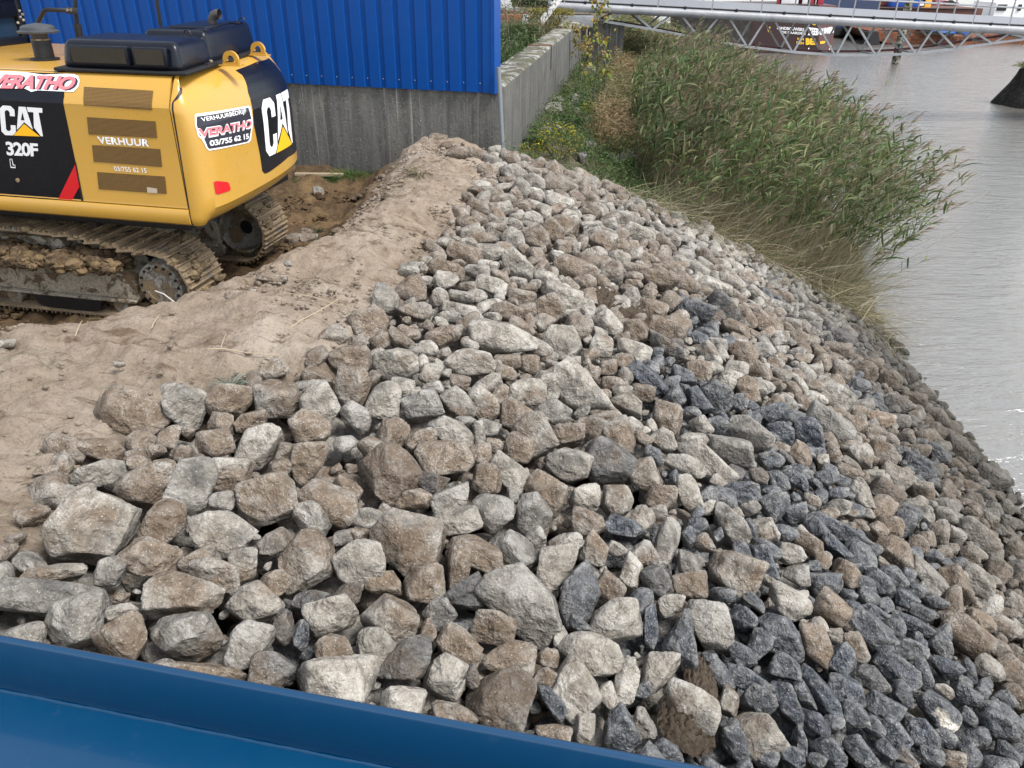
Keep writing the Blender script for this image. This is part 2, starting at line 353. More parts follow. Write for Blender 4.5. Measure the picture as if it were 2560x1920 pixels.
# ------------------------------------------------------------------ rocks
_ico = {}
def ico(sub):
    if sub not in _ico:
        bm = bmesh.new(); bmesh.ops.create_icosphere(bm, subdivisions=sub, radius=1); bm.verts.ensure_lookup_table()
        V = np.array([v.co[:] for v in bm.verts]); Fc = np.array([[v.index for v in f.verts] for f in bm.faces]); bm.free(); _ico[sub] = (V/np.linalg.norm(V, axis=1)[:, None], Fc)
    return _ico[sub]
def rock_shape(rng, sub, sharp, flat=0):
    D, Fc = ico(sub); k = rng.integers(9, 12); nn = rng.normal(size=(k, 3)); nn[:6] = np.concatenate([np.eye(3), -np.eye(3)])+rng.normal(size=(6, 3))*.26; nn /= np.linalg.norm(nn, axis=1)[:, None]
    nn2 = rng.normal(size=(10, 3)); nn2 /= np.linalg.norm(nn2, axis=1)[:, None]
    for i in range(k):                                   # spread the cutting planes a little
        for j in range(i if i > 5 else 0):
            d = nn[i]-nn[j]; L = np.linalg.norm(d)
            if L < .7: nn[i] += d/(L+1e-6)*.35
    nn /= np.linalg.norm(nn, axis=1)[:, None]; dd = rng.uniform(.72, 1.0, k); dd[6:] = rng.uniform(.88, 1.12, k-6)
    if sharp > 76:
        nn[0] = (0, 0, 1); nn[1] = (.08, .05, -1); dd[:2] = .75
    r1 = ((np.maximum(D@nn.T, 1e-3)/dd)**60).sum(1)**(-1/60); i2 = (nn2@D.T).argmax(1); nn = np.concatenate([nn, nn2]); dd = np.concatenate([dd, np.minimum(r1[i2], 1.6)*rng.uniform(.82, .96, 10)])
    cs = np.maximum(D@nn.T, 1e-3)/dd[None]; r = (cs**sharp).sum(1)**(-1/sharp)
    V = D*np.minimum(r, 1.6)[:, None]
    for fr, am in ((2.2, .020), (4.6, .014), (9.5, .011), (19, .008), (36, .005)):
        ph = rng.uniform(0, 6.28, (5, 3)); K = rng.normal(size=(5, 3))*fr
        q = np.zeros(len(V))
        for a in range(5): q += np.sin(V@K[a]+ph[a, 0])*np.sin(V@K[(a+2) % 5]*.7+ph[a, 1])
        V = V*(1+am*q/1.6)[:, None]
    for _ in range(rng.integers(1, 4)):                  # broken notch: a plane cut across one corner
        c = rng.normal(size=3); c /= np.linalg.norm(c); h = V@c; m = h.max()*rng.uniform(.74, .9); V = V-np.outer(np.maximum(h-m, 0)*.88, c)
    V -= (V.max(0)+V.min(0))/2
    return V/np.abs(V).max(0), Fc
#   tile: (x0, y0, scale), then rows cx cy long short angle type
TILES = {
'A': (0, 600, 2.212, """510 1585 490 430 0 M;790 1360 300 260 0 m;545 1290 290 150 -5 m;560 1160 280 140 10 b;730 970 390 250 28 b;1030 920 275 270 0 w;1270 890 300 215 15 b;1530 890 280 230 10 m;1770 910 240 220 50 w;1690 820 150 100 0 g;1220 1015 145 135 0 b;1385 1010 205 120 -20 b;1195 1125 220 165 0 b;1435 1140 290 215 -62 w;1710 1040 245 210 10 b;1970 980 200 140 35 g;1940 820 265 200 -70 m;1930 660 260 170 5 m;1060 1355 350 240 -75 g;1275 1300 265 200 0 m;915 1290 175 165 0 b;1000 1185 130 110 0 b;1478 1430 330 285 -10 m;1230 1450 155 130 0 g;905 1570 290 210 -60 b;1230 1630 380 260 5 w;1735 1540 245 215 40 g;1815 1455 350 240 30 m;1920 1380 190 130 50 b;1700 1235 260 195 -85 b;1555 1280 155 140 0 b;1580 1180 130 105 -70 b;1845 530 160 148 0 m;2040 460 220 185 -30 m;1750 770 190 140 10 b"""),
'G': (0, 1300, 2.212, """840 220 360 225 25 m;610 290 190 165 90 g;290 300 350 110 -8 m;320 440 600 200 4 g;430 565 330 300 -20 g;690 660 290 270 50 m;1030 655 395 290 0 g;1000 440 430 280 15 m;120 640 265 170 5 g;670 505 190 85 -10 m;1185 305 300 185 12 w;1110 225 245 135 -25 w;1345 250 190 165 80 w;1420 460 300 225 25 y;1515 355 195 155 0 b;1700 215 345 310 80 m;1520 130 200 140 -35 g;1990 250 290 270 -20 m;1720 450 225 130 -18 d;1830 530 310 205 -12 w;1370 690 310 225 -58 g;1575 600 210 140 -70 d;1505 845 260 225 0 d;1870 890 470 320 5 W;1150 850 450 115 7 m;2080 700 240 205 65 w;1850 715 225 170 0 b;1665 635 170 110 -75 s"""),
'H': (800, 1300, 2.212, """400 565 330 265 35 m;485 115 430 350 25 m;580 350 245 225 0 m;350 345 220 135 4 b;765 265 265 135 -82 b;870 190 340 200 15 m;1080 185 275 215 50 g;1190 95 130 118 60 g;1300 245 310 205 -72 w;1135 480 560 320 50 G;830 425 255 210 -40 d;665 525 180 175 45 g;485 775 350 240 -58 d;590 620 150 110 80 b;770 710 290 205 32 m;960 600 260 190 15 b;765 600 130 70 0 s;698 870 265 255 0 w;840 870 150 85 80 d;1050 765 300 215 15 m;1010 985 390 370 30 D;1255 765 140 115 0 o;1500 740 385 225 25 w;1250 880 170 125 -18 m;1410 940 300 290 -50 w;1290 1010 290 100 50 s;1470 1160 180 130 82 w;1650 1180 260 225 60 s;1780 1135 190 130 60 g;1600 985 165 115 60 w;1690 905 300 140 -72 w;1875 830 260 190 -68 w;1620 560 335 230 -12 w;1436 420 410 215 -72 S;1720 285 230 128 -86 w;1600 380 185 150 40 b;1855 350 210 165 70 d;1945 470 175 120 -12 y;1990 705 400 195 82 s;1830 590 270 85 -85 s;1528 160 185 155 -62 w;1790 190 180 160 0 g;2045 368 200 178 0 m;1795 940 115 90 -60 s;460 1010 260 180 8 w;740 1080 285 130 10 m;1290 1185 215 110 8 m;1950 935 115 88 0 m"""),
'B': (800, 800, 2.212, """75 90 170 145 0 m;260 45 225 150 0 m;418 245 270 185 4 w;440 112 185 85 38 b;585 155 150 92 5 w;670 90 225 110 -18 b;1005 115 415 220 8 w;820 245 345 175 8 w;370 455 250 200 -60 w;565 480 220 175 -25 g;625 375 130 80 0 w;410 620 185 170 20 m;770 470 240 145 45 g;735 520 200 90 10 w;905 455 245 155 65 w;1145 402 235 160 -8 w;1070 532 190 175 30 m;1440 405 420 215 46 W;1340 125 220 195 0 y;1560 145 150 135 40 w;1730 170 215 140 35 w;1285 510 200 150 32 g;1190 640 260 210 55 m;1372 640 185 165 10 m;1510 600 185 150 0 m;740 630 310 155 36 w;690 765 345 205 4 b;880 670 240 78 87 g;560 670 190 140 -8 b;385 850 360 330 30 B;925 880 182 175 20 b;1050 842 285 185 55 w;1100 712 185 158 30 b;965 690 115 90 60 b;620 900 195 110 10 d;728 995 250 145 -22 g;750 1110 305 155 -8 w;960 1052 240 225 -30 g;1178 1080 250 225 40 g;1260 950 280 205 50 b;1375 800 260 180 15 m;1590 795 300 260 28 d;1655 650 250 180 65 m;1735 600 255 150 48 w;1465 982 185 160 0 w;1482 1120 200 172 5 m;1648 1000 220 170 70 m;1800 860 225 165 62 m;1918 545 215 195 30 b;1903 668 160 130 45 w;2022 808 255 125 28 w;1885 980 185 140 5 b;2040 960 240 130 66 w;1775 1110 175 140 -50 w;1690 1148 255 110 18 s;1915 1240 315 150 -84 g;1040 232 170 90 0 b;1155 250 145 118 0 b;1390 235 112 78 5 w;1495 290 115 92 10 m;1620 350 145 80 0 b;1670 402 122 82 0 w;1700 470 210 135 28 m;1575 418 82 78 0 b;1780 398 155 100 18 b;1590 262 112 92 0 m;1815 330 275 118 45 s;2010 318 155 118 15 s;2090 450 190 125 42 s;1905 155 255 120 40 d;2095 280 155 125 0 b;2150 200 160 105 60 w;1860 185 82 75 0 s;1670 240 155 105 -10 m;1740 60 160 140 60 b;1590 40 135 112 0 w;1920 60 235 160 8 b;770 355 125 105 10 b;330 118 125 92 -10 b;200 130 140 90 -20 m;520 990 205 125 5 b;1842 760 140 112 30 s;2150 400 130 110 0 s;1660 40 110 95 0 b"""),
'C': (1560, 850, 2.212, """505 320 205 180 35 s;405 345 180 125 45 s;660 90 180 140 55 b;560 240 118 105 30 w;680 290 185 128 70 m;640 358 100 88 0 s;750 270 125 108 20 w;860 200 135 100 -10 m;1040 170 112 72 0 m;1180 60 150 88 8 m;1190 180 135 115 30 m;1100 140 112 90 70 b;1310 170 150 110 10 m;1375 150 100 88 0 o;1290 255 132 88 8 s;1160 308 235 145 28 w;1400 440 175 100 18 O;1130 475 290 165 35 g;1030 540 240 145 72 s;820 420 205 135 -12 s;870 390 190 145 30 d;700 520 285 165 30 g;580 612 325 160 12 g;460 672 400 140 38 w;220 430 10 10 0 x;521 472 135 108 -10 s;430 482 130 105 60 w;870 520 175 140 60 s;158 645 135 115 30 s;810 670 145 110 10 s;745 752 115 98 0 d;850 780 140 112 60 s;968 790 185 95 58 s;900 660 140 58 40 d;655 852 200 140 -8 s;1110 765 160 98 -5 s;1240 740 155 92 28 m;1150 630 132 112 40 m;975 645 175 135 50 m;1310 650 155 135 80 m;1430 630 185 138 40 m;1630 700 220 130 45 s;1735 640 145 112 30 s;1860 620 185 150 35 d;1650 540 105 95 0 b;1560 540 98 88 0 m;1750 530 140 90 15 m;1310 862 215 112 72 y;1440 862 205 170 45 d;1370 752 142 80 5 w;1500 760 185 138 40 m;1630 830 175 112 15 m;1740 900 112 60 0 g;840 920 190 160 -25 s;700 930 115 80 -20 g;950 950 170 120 -40 s;1040 890 115 88 70 g;1180 850 135 80 -5 s;1178 930 165 105 -10 m;1310 1030 92 78 0 b;1460 1020 180 115 20 b;550 1058 210 118 60 s;600 1020 310 140 62 g;785 1055 155 140 80 w;690 1050 132 85 80 s;360 1090 125 85 80 s;410 1030 115 98 0 s;1180 1060 400 115 27 s;1175 1150 205 100 38 s;1030 1130 185 105 32 m;890 1070 160 100 20 s;372 1232 155 145 0 g;620 1272 300 245 32 m;785 1240 250 125 62 s;930 1180 160 125 0 m;955 1300 152 120 5 g;570 1360 245 190 18 s;455 1130 130 100 40 m;1115 1345 210 145 -8 s;1230 1290 185 130 50 m;1325 1350 145 100 30 s;1410 1350 200 135 50 s;1490 1310 170 115 42 s;1550 1430 165 105 22 s;1640 1510 155 105 22 s;1620 1390 122 88 10 s;1500 1180 235 160 38 m;1700 1330 320 115 50 g;1710 1200 122 88 5 s;1710 1265 82 68 0 s;1620 1130 130 108 0 m;1750 1070 140 108 80 m;1830 1080 130 95 60 m;1960 1080 265 140 38 w;1900 1190 132 105 10 m;1960 1350 215 160 45 w;1830 1360 235 150 70 b;2060 1290 175 140 60 m;1780 970 135 92 15 w;1920 950 115 78 20 o;1580 960 135 105 40 s;1670 970 112 88 80 w;2030 770 185 145 30 g;1810 800 115 88 -20 m;2100 930 112 80 20 m;2150 1170 132 122 0 m;1245 330 120 80 20 g;1460 230 130 110 0 m;1500 360 140 110 20 d;1550 210 120 85 0 d;1600 330 130 80 15 m;1660 300 110 75 10 w;1730 430 130 100 10 m;1520 450 120 80 0 g;1280 470 130 105 10 b;1380 560 120 90 20 m;1460 560 140 95 25 m;1330 620 100 80 0 g;1930 880 120 85 30 m;2000 990 130 90 30 m;1900 740 120 95 10 m;1830 700 110 85 0 m;2110 1010 120 90 20 g;1630 620 130 85 0 m;1240 590 110 80 20 m"""),
'J': (1560, 1300, 2.212, """480 585 320 230 78 g;650 560 175 155 45 s;855 665 320 240 58 s;745 700 225 130 -58 s;648 742 190 118 48 s;910 460 255 170 30 w;1065 690 280 155 76 m;1165 505 240 180 38 w;1372 632 290 185 38 s;1370 520 175 108 32 s;1590 580 260 95 26 s;1590 722 190 125 18 s;1740 700 180 140 60 s;1510 832 300 150 38 s;1205 780 215 140 -62 s;1100 975 400 125 57 s;670 880 330 120 20 s;895 835 190 160 40 s;370 1065 325 285 20 w;745 1005 215 170 25 s;905 1022 285 135 70 s;740 1192 320 250 45 m;1000 970 190 105 52 s;1050 1135 215 135 60 s;970 1230 190 88 85 s;1230 950 240 170 38 s;1280 1080 180 125 35 s;1370 890 215 150 42 d;1440 1030 230 140 18 s;1500 1190 215 140 70 s;1382 1150 135 98 60 s;1745 1060 240 165 58 P;1545 970 160 130 45 s;1648 1185 205 170 30 s;1780 1210 130 112 0 s;1765 942 125 80 45 Y;1790 830 175 120 20 s;1908 842 155 75 85 s;1650 860 190 110 75 s;1892 975 170 115 30 s;2055 1150 220 180 55 s;2010 828 170 150 60 m;1900 645 270 200 52 m;1965 565 170 125 45 o;2085 590 190 125 40 y;2085 730 170 115 35 m;1130 1300 220 165 50 s;1300 1280 190 120 60 s;610 1230 265 150 68 s;250 1290 190 130 20 s;1820 1325 140 105 20 m;1700 1305 140 110 30 s;1565 1320 150 110 40 s;1900 1290 170 125 70 s;2115 1300 160 115 50 s;1900 1090 115 88 70 s;2160 970 155 108 60 m;1980 960 95 78 0 s;580 1000 175 112 -72 m;1170 640 95 85 0 m;1290 700 185 130 50 m;1420 700 150 110 30 s;1270 610 120 90 0 d;930 1310 150 110 20 s;800 1320 130 100 0 s;1060 1330 120 90 20 s;1960 1200 130 110 0 s;2010 1040 120 95 20 s"""),
'D': (700, 200, 2.765, """1480 495 95 75 0 w;1230 500 150 75 5 b;1365 530 135 85 15 b;1460 570 140 85 10 g;1600 560 165 105 20 w;1685 550 92 58 10 b;1440 640 135 105 0 b;1610 650 180 125 30 w;1740 650 125 88 10 m;1820 650 115 68 5 m;1440 715 115 58 0 w;1570 735 75 42 0 w;1560 700 100 55 0 b;1430 785 250 105 12 m;1620 800 95 85 60 b;1675 765 145 110 45 w;1765 720 140 115 20 w;1770 820 92 78 0 w;1880 740 165 130 45 b;1965 740 160 105 30 m;2045 810 125 98 10 m;2150 820 135 78 15 m;1370 890 155 108 15 b;1520 895 165 98 -5 w;1665 880 135 88 0 b;1300 810 82 58 0 m;1920 860 190 120 20 w;1735 960 160 105 30 w;1830 920 135 105 60 m;1600 1000 165 88 5 m;1310 990 165 85 -5 b;1310 1060 165 108 -12 m;1490 1040 135 115 10 w;1400 1100 210 105 5 b;1620 1110 175 130 50 w;1640 960 100 92 0 m;1880 1050 180 140 60 m;1785 1110 180 150 70 b;1960 1010 215 155 42 b;2140 910 150 105 20 m;2150 1010 150 60 0 w;2150 1080 112 102 0 m;1275 1210 245 140 18 b;1450 1210 205 140 8 w;1650 1285 265 175 28 w;1780 1220 165 112 40 b;1950 1160 115 98 0 m;2015 1150 132 98 30 w;1910 1220 102 78 0 w;1140 1315 275 140 12 b;1145 1392 180 140 12 w;1370 1322 195 105 15 w;1460 1420 225 115 14 w;1300 1430 142 85 8 b;1530 1365 160 78 25 b;905 1435 245 205 20 m;1095 1520 155 130 -15 w;1255 1500 195 88 10 w;1850 1380 192 105 8 w;1650 1400 138 82 25 w;2040 1325 300 170 22 b;2120 1250 185 112 25 b;1960 1505 310 160 28 W;1665 1500 210 120 20 b;1255 1590 330 95 8 w;1150 1640 200 90 0 w;920 1600 275 145 5 m;1560 1600 225 130 15 m;1700 1600 150 120 0 b;1870 1580 210 180 50 m;2110 1400 155 125 40 m;1500 1545 140 70 20 w;2000 1625 140 90 10 w"""),
'E': (1300, 100, 2.011, """520 900 145 85 16 w;605 885 130 72 28 m;445 930 92 70 0 m;590 980 170 95 15 W;680 950 82 65 10 w;785 970 92 40 10 g;725 1030 115 72 55 b;775 1010 75 62 50 w;420 1020 145 105 15 m;365 980 102 75 0 m;505 1040 85 75 0 m;570 1050 110 80 40 b;640 1100 115 65 15 b;490 1100 115 82 20 w;470 1180 125 105 70 m;580 1155 135 65 10 m;690 1210 195 105 18 b;570 1230 92 50 0 b;760 1150 125 80 35 b;890 1160 150 75 38 w;825 1235 130 98 40 b;985 1250 170 80 22 W;1050 1220 145 90 42 w;1150 1210 115 75 35 w;940 1100 105 72 40 m;560 1310 130 108 -60 w;665 1360 145 102 15 m;640 1280 85 65 10 m;745 1330 130 90 -60 m;870 1370 190 115 18 s;1020 1355 175 122 38 d;1190 1290 120 68 42 w;1235 1290 92 65 75 s;1320 1290 115 62 32 m;1400 1300 115 62 38 g;1145 1410 100 75 60 b;1230 1430 155 100 32 b;440 1430 150 110 48 w;1080 1465 145 95 25 m;930 1480 112 72 20 s;990 1525 120 65 20 g;1120 1560 135 115 50 b;1210 1560 135 82 5 g;1310 1500 85 75 0 g;1400 1510 92 85 0 m;1600 1500 145 85 38 d;1610 1565 125 75 25 m;1500 1380 102 65 20 g;1430 1400 95 75 20 g;1300 1345 100 60 20 g;660 1120 80 60 0 w;840 1070 80 55 20 g;1010 1130 110 60 40 w;1080 1300 110 70 30 b;1360 1430 120 70 25 m;1550 1440 90 60 30 g;1660 1520 95 60 35 d"""),
}
TYPES = {'w': (.27, 0, 1.12), 'W': (.1, 0, 1.25), 'y': (.38, 0, 1.18), 'Y': (.45, 0, 1.2), 'g': (.22, .18, 1.0), 'G': (.1, .15, 1.0), 'm': (.52, .02, 1.05), 'M': (.42, 0, 1.1), 'b': (.74, 0, 1.08),
         'B': (.62, .1, .9), 's': (.05, .92, 1.0), 'S': (.15, .85, 1.0), 'P': (.0, .9, .95), 'd': (.4, .55, .72), 'D': (.42, .3, .72), 'o': (.9, 0, 1.3), 'O': (1, 0, 1.75)}
WORDS = {'w': 'pale grey', 'W': 'whitish', 'y': 'cream-grey', 'Y': 'flat tan', 'g': 'grey', 'G': 'grey', 'm': 'brown-stained grey', 'M': 'brown-stained grey', 'b': 'brown earthy', 'B': 'dark brown-stained',
         's': 'blue-grey slate', 'S': 'blue-grey slate', 'P': 'white-streaked slate', 'd': 'dark grey', 'D': 'dark grey', 'o': 'orange-brown', 'O': 'orange-brown'}
hand = []
for key, (x0, y0, sc, txt) in TILES.items():
    for row in txt.split(';'):
        c = row.split()
        if c[5] == 'x': continue
        hand.append([x0+float(c[0])/sc, y0+float(c[1])/sc, float(c[2])/sc, float(c[3])/sc, math.radians(float(c[4])), c[5]])
hand.sort(key=lambda r: -r[2]*r[3]); keep = []
for r in hand:                                            # the tiles overlap: the same rock read twice is kept once
    if all((r[0]-k[0])**2+(r[1]-k[1])**2 > (.30*min(r[2], k[2])+.12*k[3])**2 for k in keep): keep.append(r)
rocks = []                                                # centre, half sizes, rotation (3x3 columns), type, px centre
rr = np.random.default_rng(11)
for px, py, a, b, th, ty in keep:
    P0 = hit(px, py); d = np.linalg.norm(P0-[0, 0, CAMH]); v = ray(px, py); dep = v/np.linalg.norm(v)
    scl = d/F/ (np.linalg.norm([px-1280, py-960, F])/F)   # perspective stretch away from the picture's middle
    gf = 1+.16*float(sstep(5.5, 9, P0[1])); A, B = a*scl*.49*gf, b*scl*.505*gf; Cc = math.sqrt(A*B)*rr.uniform(.72, .92)
    P = hit(px, py, .36*B)
    ri = c2w([1, 0, 0]); ri = ri-(ri@dep)*dep; ri /= np.linalg.norm(ri); dn = np.cross(dep, ri)
    e1 = math.cos(th)*ri+math.sin(th)*dn; e2 = -math.sin(th)*ri+math.cos(th)*dn
    if e2@c2w([0, 1, 0]) < 0: pass
    rocks.append(dict(P=P+dep*Cc*.25, h=(A, B, Cc), R=np.stack([e1, e2, dep], 1), t=ty, px=(px, py), size=a*b, hand=True))
# the ones between and behind: thrown on the slope, smaller and lower
hp = np.array([r['P'] for r in rocks]); hr = np.array([min(r['h'][0], r['h'][1]) for r in rocks])
fr = np.random.default_rng(23); pts = []; cell = {}
def dart(n, lo, hi, lift, layer, space):
    for _ in range(n):
        y = fr.uniform(.4, 12.9); x = fr.uniform(-3.5, 6.2)
        s = float(sdist(np.array([x]), np.array([y]), CREST)[0])
        if s < -.02 or y > float(Yb(x))+.25 or x > float(Xwater(y))+.35: continue
        z = float(zfun(x, y)); q = proj((x, y, z))
        if not (-400 < q[0] < 3100 and 0 < q[1] < 2600): continue
        near = 1.0 if x < 1 else 1-.30*min(1, (x-1)/3)
        r = fr.uniform(lo, hi)*near; z += lift*r
        k = (int(x/.3), int(y/.3)); ok = True
        for i in (-1, 0, 1):
            for j in (-1, 0, 1):
                for (a, b, c, rb) in cell.get((layer, k[0]+i, k[1]+j), ()):
                    if (a-x)**2+(b-y)**2 < ((r+rb)*space)**2: ok = False
        if not ok: continue
        dd = np.linalg.norm(hp-np.array([x, y, z]), axis=1)
        if layer == 1:
            if (dd < hr*1.12+r*(1.05 if x < 2.2 else .95)).any(): continue
        elif (dd < hr*(1.3 if x < 2.6 else .9)).any(): continue
        cell.setdefault((layer, k[0], k[1]), []).append((x, y, z, r))
        nb_ = np.argsort(dd)[:2]; ty = rocks[int(fr.choice(nb_))]['t']; ty = 's' if ('s' in [rocks[int(i_)]['t'] for i_ in nb_] and fr.random() < .6) else ty; ty = {'W': 'w', 'S': 's', 'P': 's', 'O': 'm', 'D': 'd', 'G': 'g', 'B': 'b', 'M': 'm', 'Y': 'm', 'y': 'm', 'o': 'b'}.get(ty, ty)
        M = np.array(Matrix.Rotation(fr.uniform(0, 6.28), 3, 'Z') @ Matrix.Rotation(fr.uniform(-.9, .9), 3, 'X') @ Matrix.Rotation(fr.uniform(-.6, .6), 3, 'Y'))
        h = (r*fr.uniform(1.05, 1.45), r*fr.uniform(.8, 1.05), r*fr.uniform(.6, .85))
        pts.append(dict(P=np.array([x, y, z]), h=h, R=M, t=ty, px=(q[0], q[1]), size=(2*r*F/q[2])**2*.8, hand=False))
dart(26000, .08, .15, .1, 1, .8)
dart(30000, .045, .09, .1, 1, .8)
dart(18000, .10, .17, -1.9, 2, .62)
dart(12000, .018, .042, -2.6, 1, .7)
print('rocks', len(rocks), 'filler', len(pts))
allr = sorted([r for r in rocks if -60 < r['px'][0] < 2620 and r['px'][1] < 1960], key=lambda r: -r['size'])
single, rest = allr[:296], allr[296:]+pts
# labels: what a rock looks like, and which it is counted out from a rock or thing one can find
LM = [((1320, 555+428), 'the big whitish boulder'), ]
def lmk(px, py):
    return min(single, key=lambda r: (r['px'][0]-px)**2+(r['px'][1]-py)**2)
LAND = [(230, 1317, 'big stained boulder half in the sand', 'biggest brown-stained boulder, half buried at the sand edge'),
        (466, 1015, 'square pale block at the sand edge', 'square pale grey block standing at the sand edge'),
        (648, 1116, 'upright white-topped slab', 'upright whitish slab leaning among brown rocks near the sand'),
        (974, 1184, 'dark brown-stained boulder', 'big dark brown-stained boulder with a grey flat face'),
        (1254, 850, 'long cracked pale boulder', 'long pale boulder with a crack across its front'),
        (1451, 983, 'big pointed pale boulder', 'biggest pointed pale grey boulder in the heap'),
        (1519, 1160, 'boulder dusted with dirt', 'flat brown-grey boulder with loose dark dirt on top'),
        (1313, 1517, 'long grey boulder', 'longest grey boulder, lying diagonally amid blocky rocks'),
        (1450, 1490, 'upright slate boulder', 'upright blue-grey slate boulder beside a tan rock'),
        (1257, 1745, 'dark round boulder', 'dark rounded boulder just above the blue steel edge'),
        (845, 1702, 'white crusted boulder', 'white crusted boulder touching the blue steel edge'),
        (465, 1596, 'banded grey boulder', 'banded grey boulder just above the blue steel edge'),
        (2193, 1049, 'orange-faced rock', 'rock with one bright orange broken face near the water'),
        (2349, 1779, 'slate with the white patch', 'slate rock with a bright white patch on its face'),
        (1729, 1780, 'big pale block in brown mud', 'big pale block set in wet brown mud'),
        (1895, 1839, 'tan boulder among slate', 'rounded tan boulder surrounded by slate'),
        (2093, 1329, 'long slate bar', 'long narrow slate slab lying down the slope'),
        (1409, 744, 'pitted white boulder', 'pitted whitish boulder on the upper slope'),
        (1297, 665, 'smooth white boulder', 'smooth whitish boulder below the ridge top'),
        (2057, 1740, 'straight slate plank', 'straight narrow slate plank pointing down to the water'),
        (1790, 722, 'bright white rock near the reeds', 'bright white flat rock nearest the flattened reeds'),
        (1235, 379, 'first rock at the pipe', 'small pale rock at the foot of the grey pipe'),
        (1438, 661, 'brown loaf-shaped boulder', 'brown loaf-shaped boulder on the upper slope'),
        (1946, 1600, 'fan of broken slate', 'large dark slate boulder with curved broken layers'),
        (1840, 1424, 'squat brown-grey boulder', 'squat brown-grey boulder between slate rocks'),
        (600, 1420, 'big round stained boulder', 'big round brown-stained boulder with a pale top')]
lms = []
for px, py, phr, lab in LAND:
    r = lmk(px, py)
    if 'label' in r: continue
    r['label'] = lab; lms.append((r, phr))
DIRS = ['right of', 'below and right of', 'below', 'below and left of', 'left of', 'above and left of', 'above', 'above and right of']
ORD = ['first', 'second', 'third', 'fourth', 'fifth', 'sixth', 'seventh', 'eighth', 'ninth', 'tenth', 'eleventh', 'twelfth', 'thirteenth', 'fourteenth', 'fifteenth', 'sixteenth']
buck = {}
for r in single:
    if 'label' in r: continue
    L, phr = min(lms, key=lambda q: (q[0]['px'][0]-r['px'][0])**2+(q[0]['px'][1]-r['px'][1])**2)
    dx, dy = r['px'][0]-L['px'][0], r['px'][1]-L['px'][1]; k = int(round(math.degrees(math.atan2(dy, dx))/45)) % 8
    buck.setdefault((phr, k), []).append((dx*dx+dy*dy, r))
for (phr, k), L in buck.items():
    L.sort(key=lambda q: q[0])
    for i, (_, r) in enumerate(L):
        asp = r['h'][0]/r['h'][1]; shp = 'slab' if asp > 1.75 else 'long rock' if asp > 1.4 else 'chunk' if r['t'] in 'sSdD' else 'rounded rock' if asp < 1.12 else 'rock'
        sz = 'large ' if r['size'] > 17000 else 'small ' if r['size'] < 3200 else ''
        r['label'] = f"{sz}{WORDS[r['t']]} {shp}, {ORD[i]} {DIRS[k]} {phr}"
seen = {}
def place(V, r): return (V*np.array(r['h']))@r['R'].T+r['P']
for i, r in enumerate(single):
    rng = np.random.default_rng(1000+i); slate = r['t'] in 'sSPd'
    V, Fc = rock_shape(rng, 5 if r['size'] > 21000 else 4, 90 if slate else rng.uniform(45, 75))
    tt = TYPES[r['t']]; seed = rng.uniform(0, 1); mud = np.clip(tt[0]+rng.normal()*.07, 0, 1); br = tt[2]*rng.uniform(.93, 1.07)
    W = place(V, r); c = W.mean(0)
    col = np.tile(np.array([mud, np.clip(tt[1]+(rng.normal()*.06 if tt[1] else 0), 0, 1), br, seed]), (len(V), 1))
    if r['t'] == 'P':
        m_ = (V[:, 0] > -.15) & (np.abs(V[:, 1]-.1+.12*np.sin(V[:, 0]*9)) < .33); col[m_, 0] = 0; col[m_, 1] = 0; col[m_, 2] = 2.6
    me = npmesh('rock', W-c, Fc, True, {'tint': col})
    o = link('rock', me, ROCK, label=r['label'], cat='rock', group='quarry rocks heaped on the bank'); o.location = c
    r['ob'] = o
vs_, fs_, cs_, n = [], [], [], 0
base = [[rock_shape(np.random.default_rng(50+i), s_, 80 if i % 3 == 0 else 50) for i in range(24)] for s_ in (2, 3)]
rg = np.random.default_rng(5)
for r in rest:
    k = int(rg.integers(0, 8))*3 + (0 if r['t'] in 'sd' else int(rg.integers(1, 3))); V, Fc = base[1 if r['size'] > 420 else 0][k]
    tt = TYPES[r['t']]
    W = place(V, r); vs_.append(W); fs_.append(Fc+n); n += len(V)
    cs_.append(np.tile([np.clip(tt[0]+rg.normal()*.1, 0, 1), tt[1], tt[2]*rg.uniform(.85, 1.1), rg.uniform()], (len(V), 1)))
me = npmesh('smaller_rocks', np.concatenate(vs_), np.concatenate(fs_), True, {'tint': np.concatenate(cs_)})
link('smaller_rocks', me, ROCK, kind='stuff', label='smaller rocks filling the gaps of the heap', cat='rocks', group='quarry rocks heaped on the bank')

# ------------------------------------------------------------------ excavator
EA = math.radians(12); EO = (-2.86, 6.79, 0.0)
er = np.array([math.cos(EA), -math.sin(EA), 0]); ef = np.array([math.sin(EA), math.cos(EA), 0])
def e2w(p): return np.array(EO)+er*p[0]+ef*p[1]+np.array([0, 0, 1])*p[2]
def w2e(p): q = np.asarray(p)-np.array(EO); return np.array([q@er, q@ef, q[2]])
ex = empty('excavator', EO, -EA, label='yellow and black tracked excavator with a muddy track, rear end towards the rocks', cat='excavator')
YEL = paint('yellow_machine_paint', lin(188, 144, 56), .30, .22, (.32, .24, .13), 2.5, coat=.5)
BLK = paint('black_machine_paint', (.003, .004, .008), .3, .03, (.12, .10, .08), 4, spec=.3)
HOOD = paint('black_moulded_hood', (.003, .0045, .010), .3, .07, (.10, .10, .10), 5, bump=.1, spec=.35)
DRK = paint('black_rubber_and_steel', (.005, .005, .006), .5, .05, (.14, .11, .08), 6)
WHT = paint('white_sticker', (.82, .82, .82), .4, .04); PINK = paint('faded_red_lettering', lin(232, 118, 125), .4, .04)
SHD = paint('dark_sticker', (.02, .02, .035), .35, .05); REDR = paint('red_reflector', lin(205, 25, 35), .2, .05); CATY = paint('logo_yellow', lin(250, 185, 15), .35, .05)
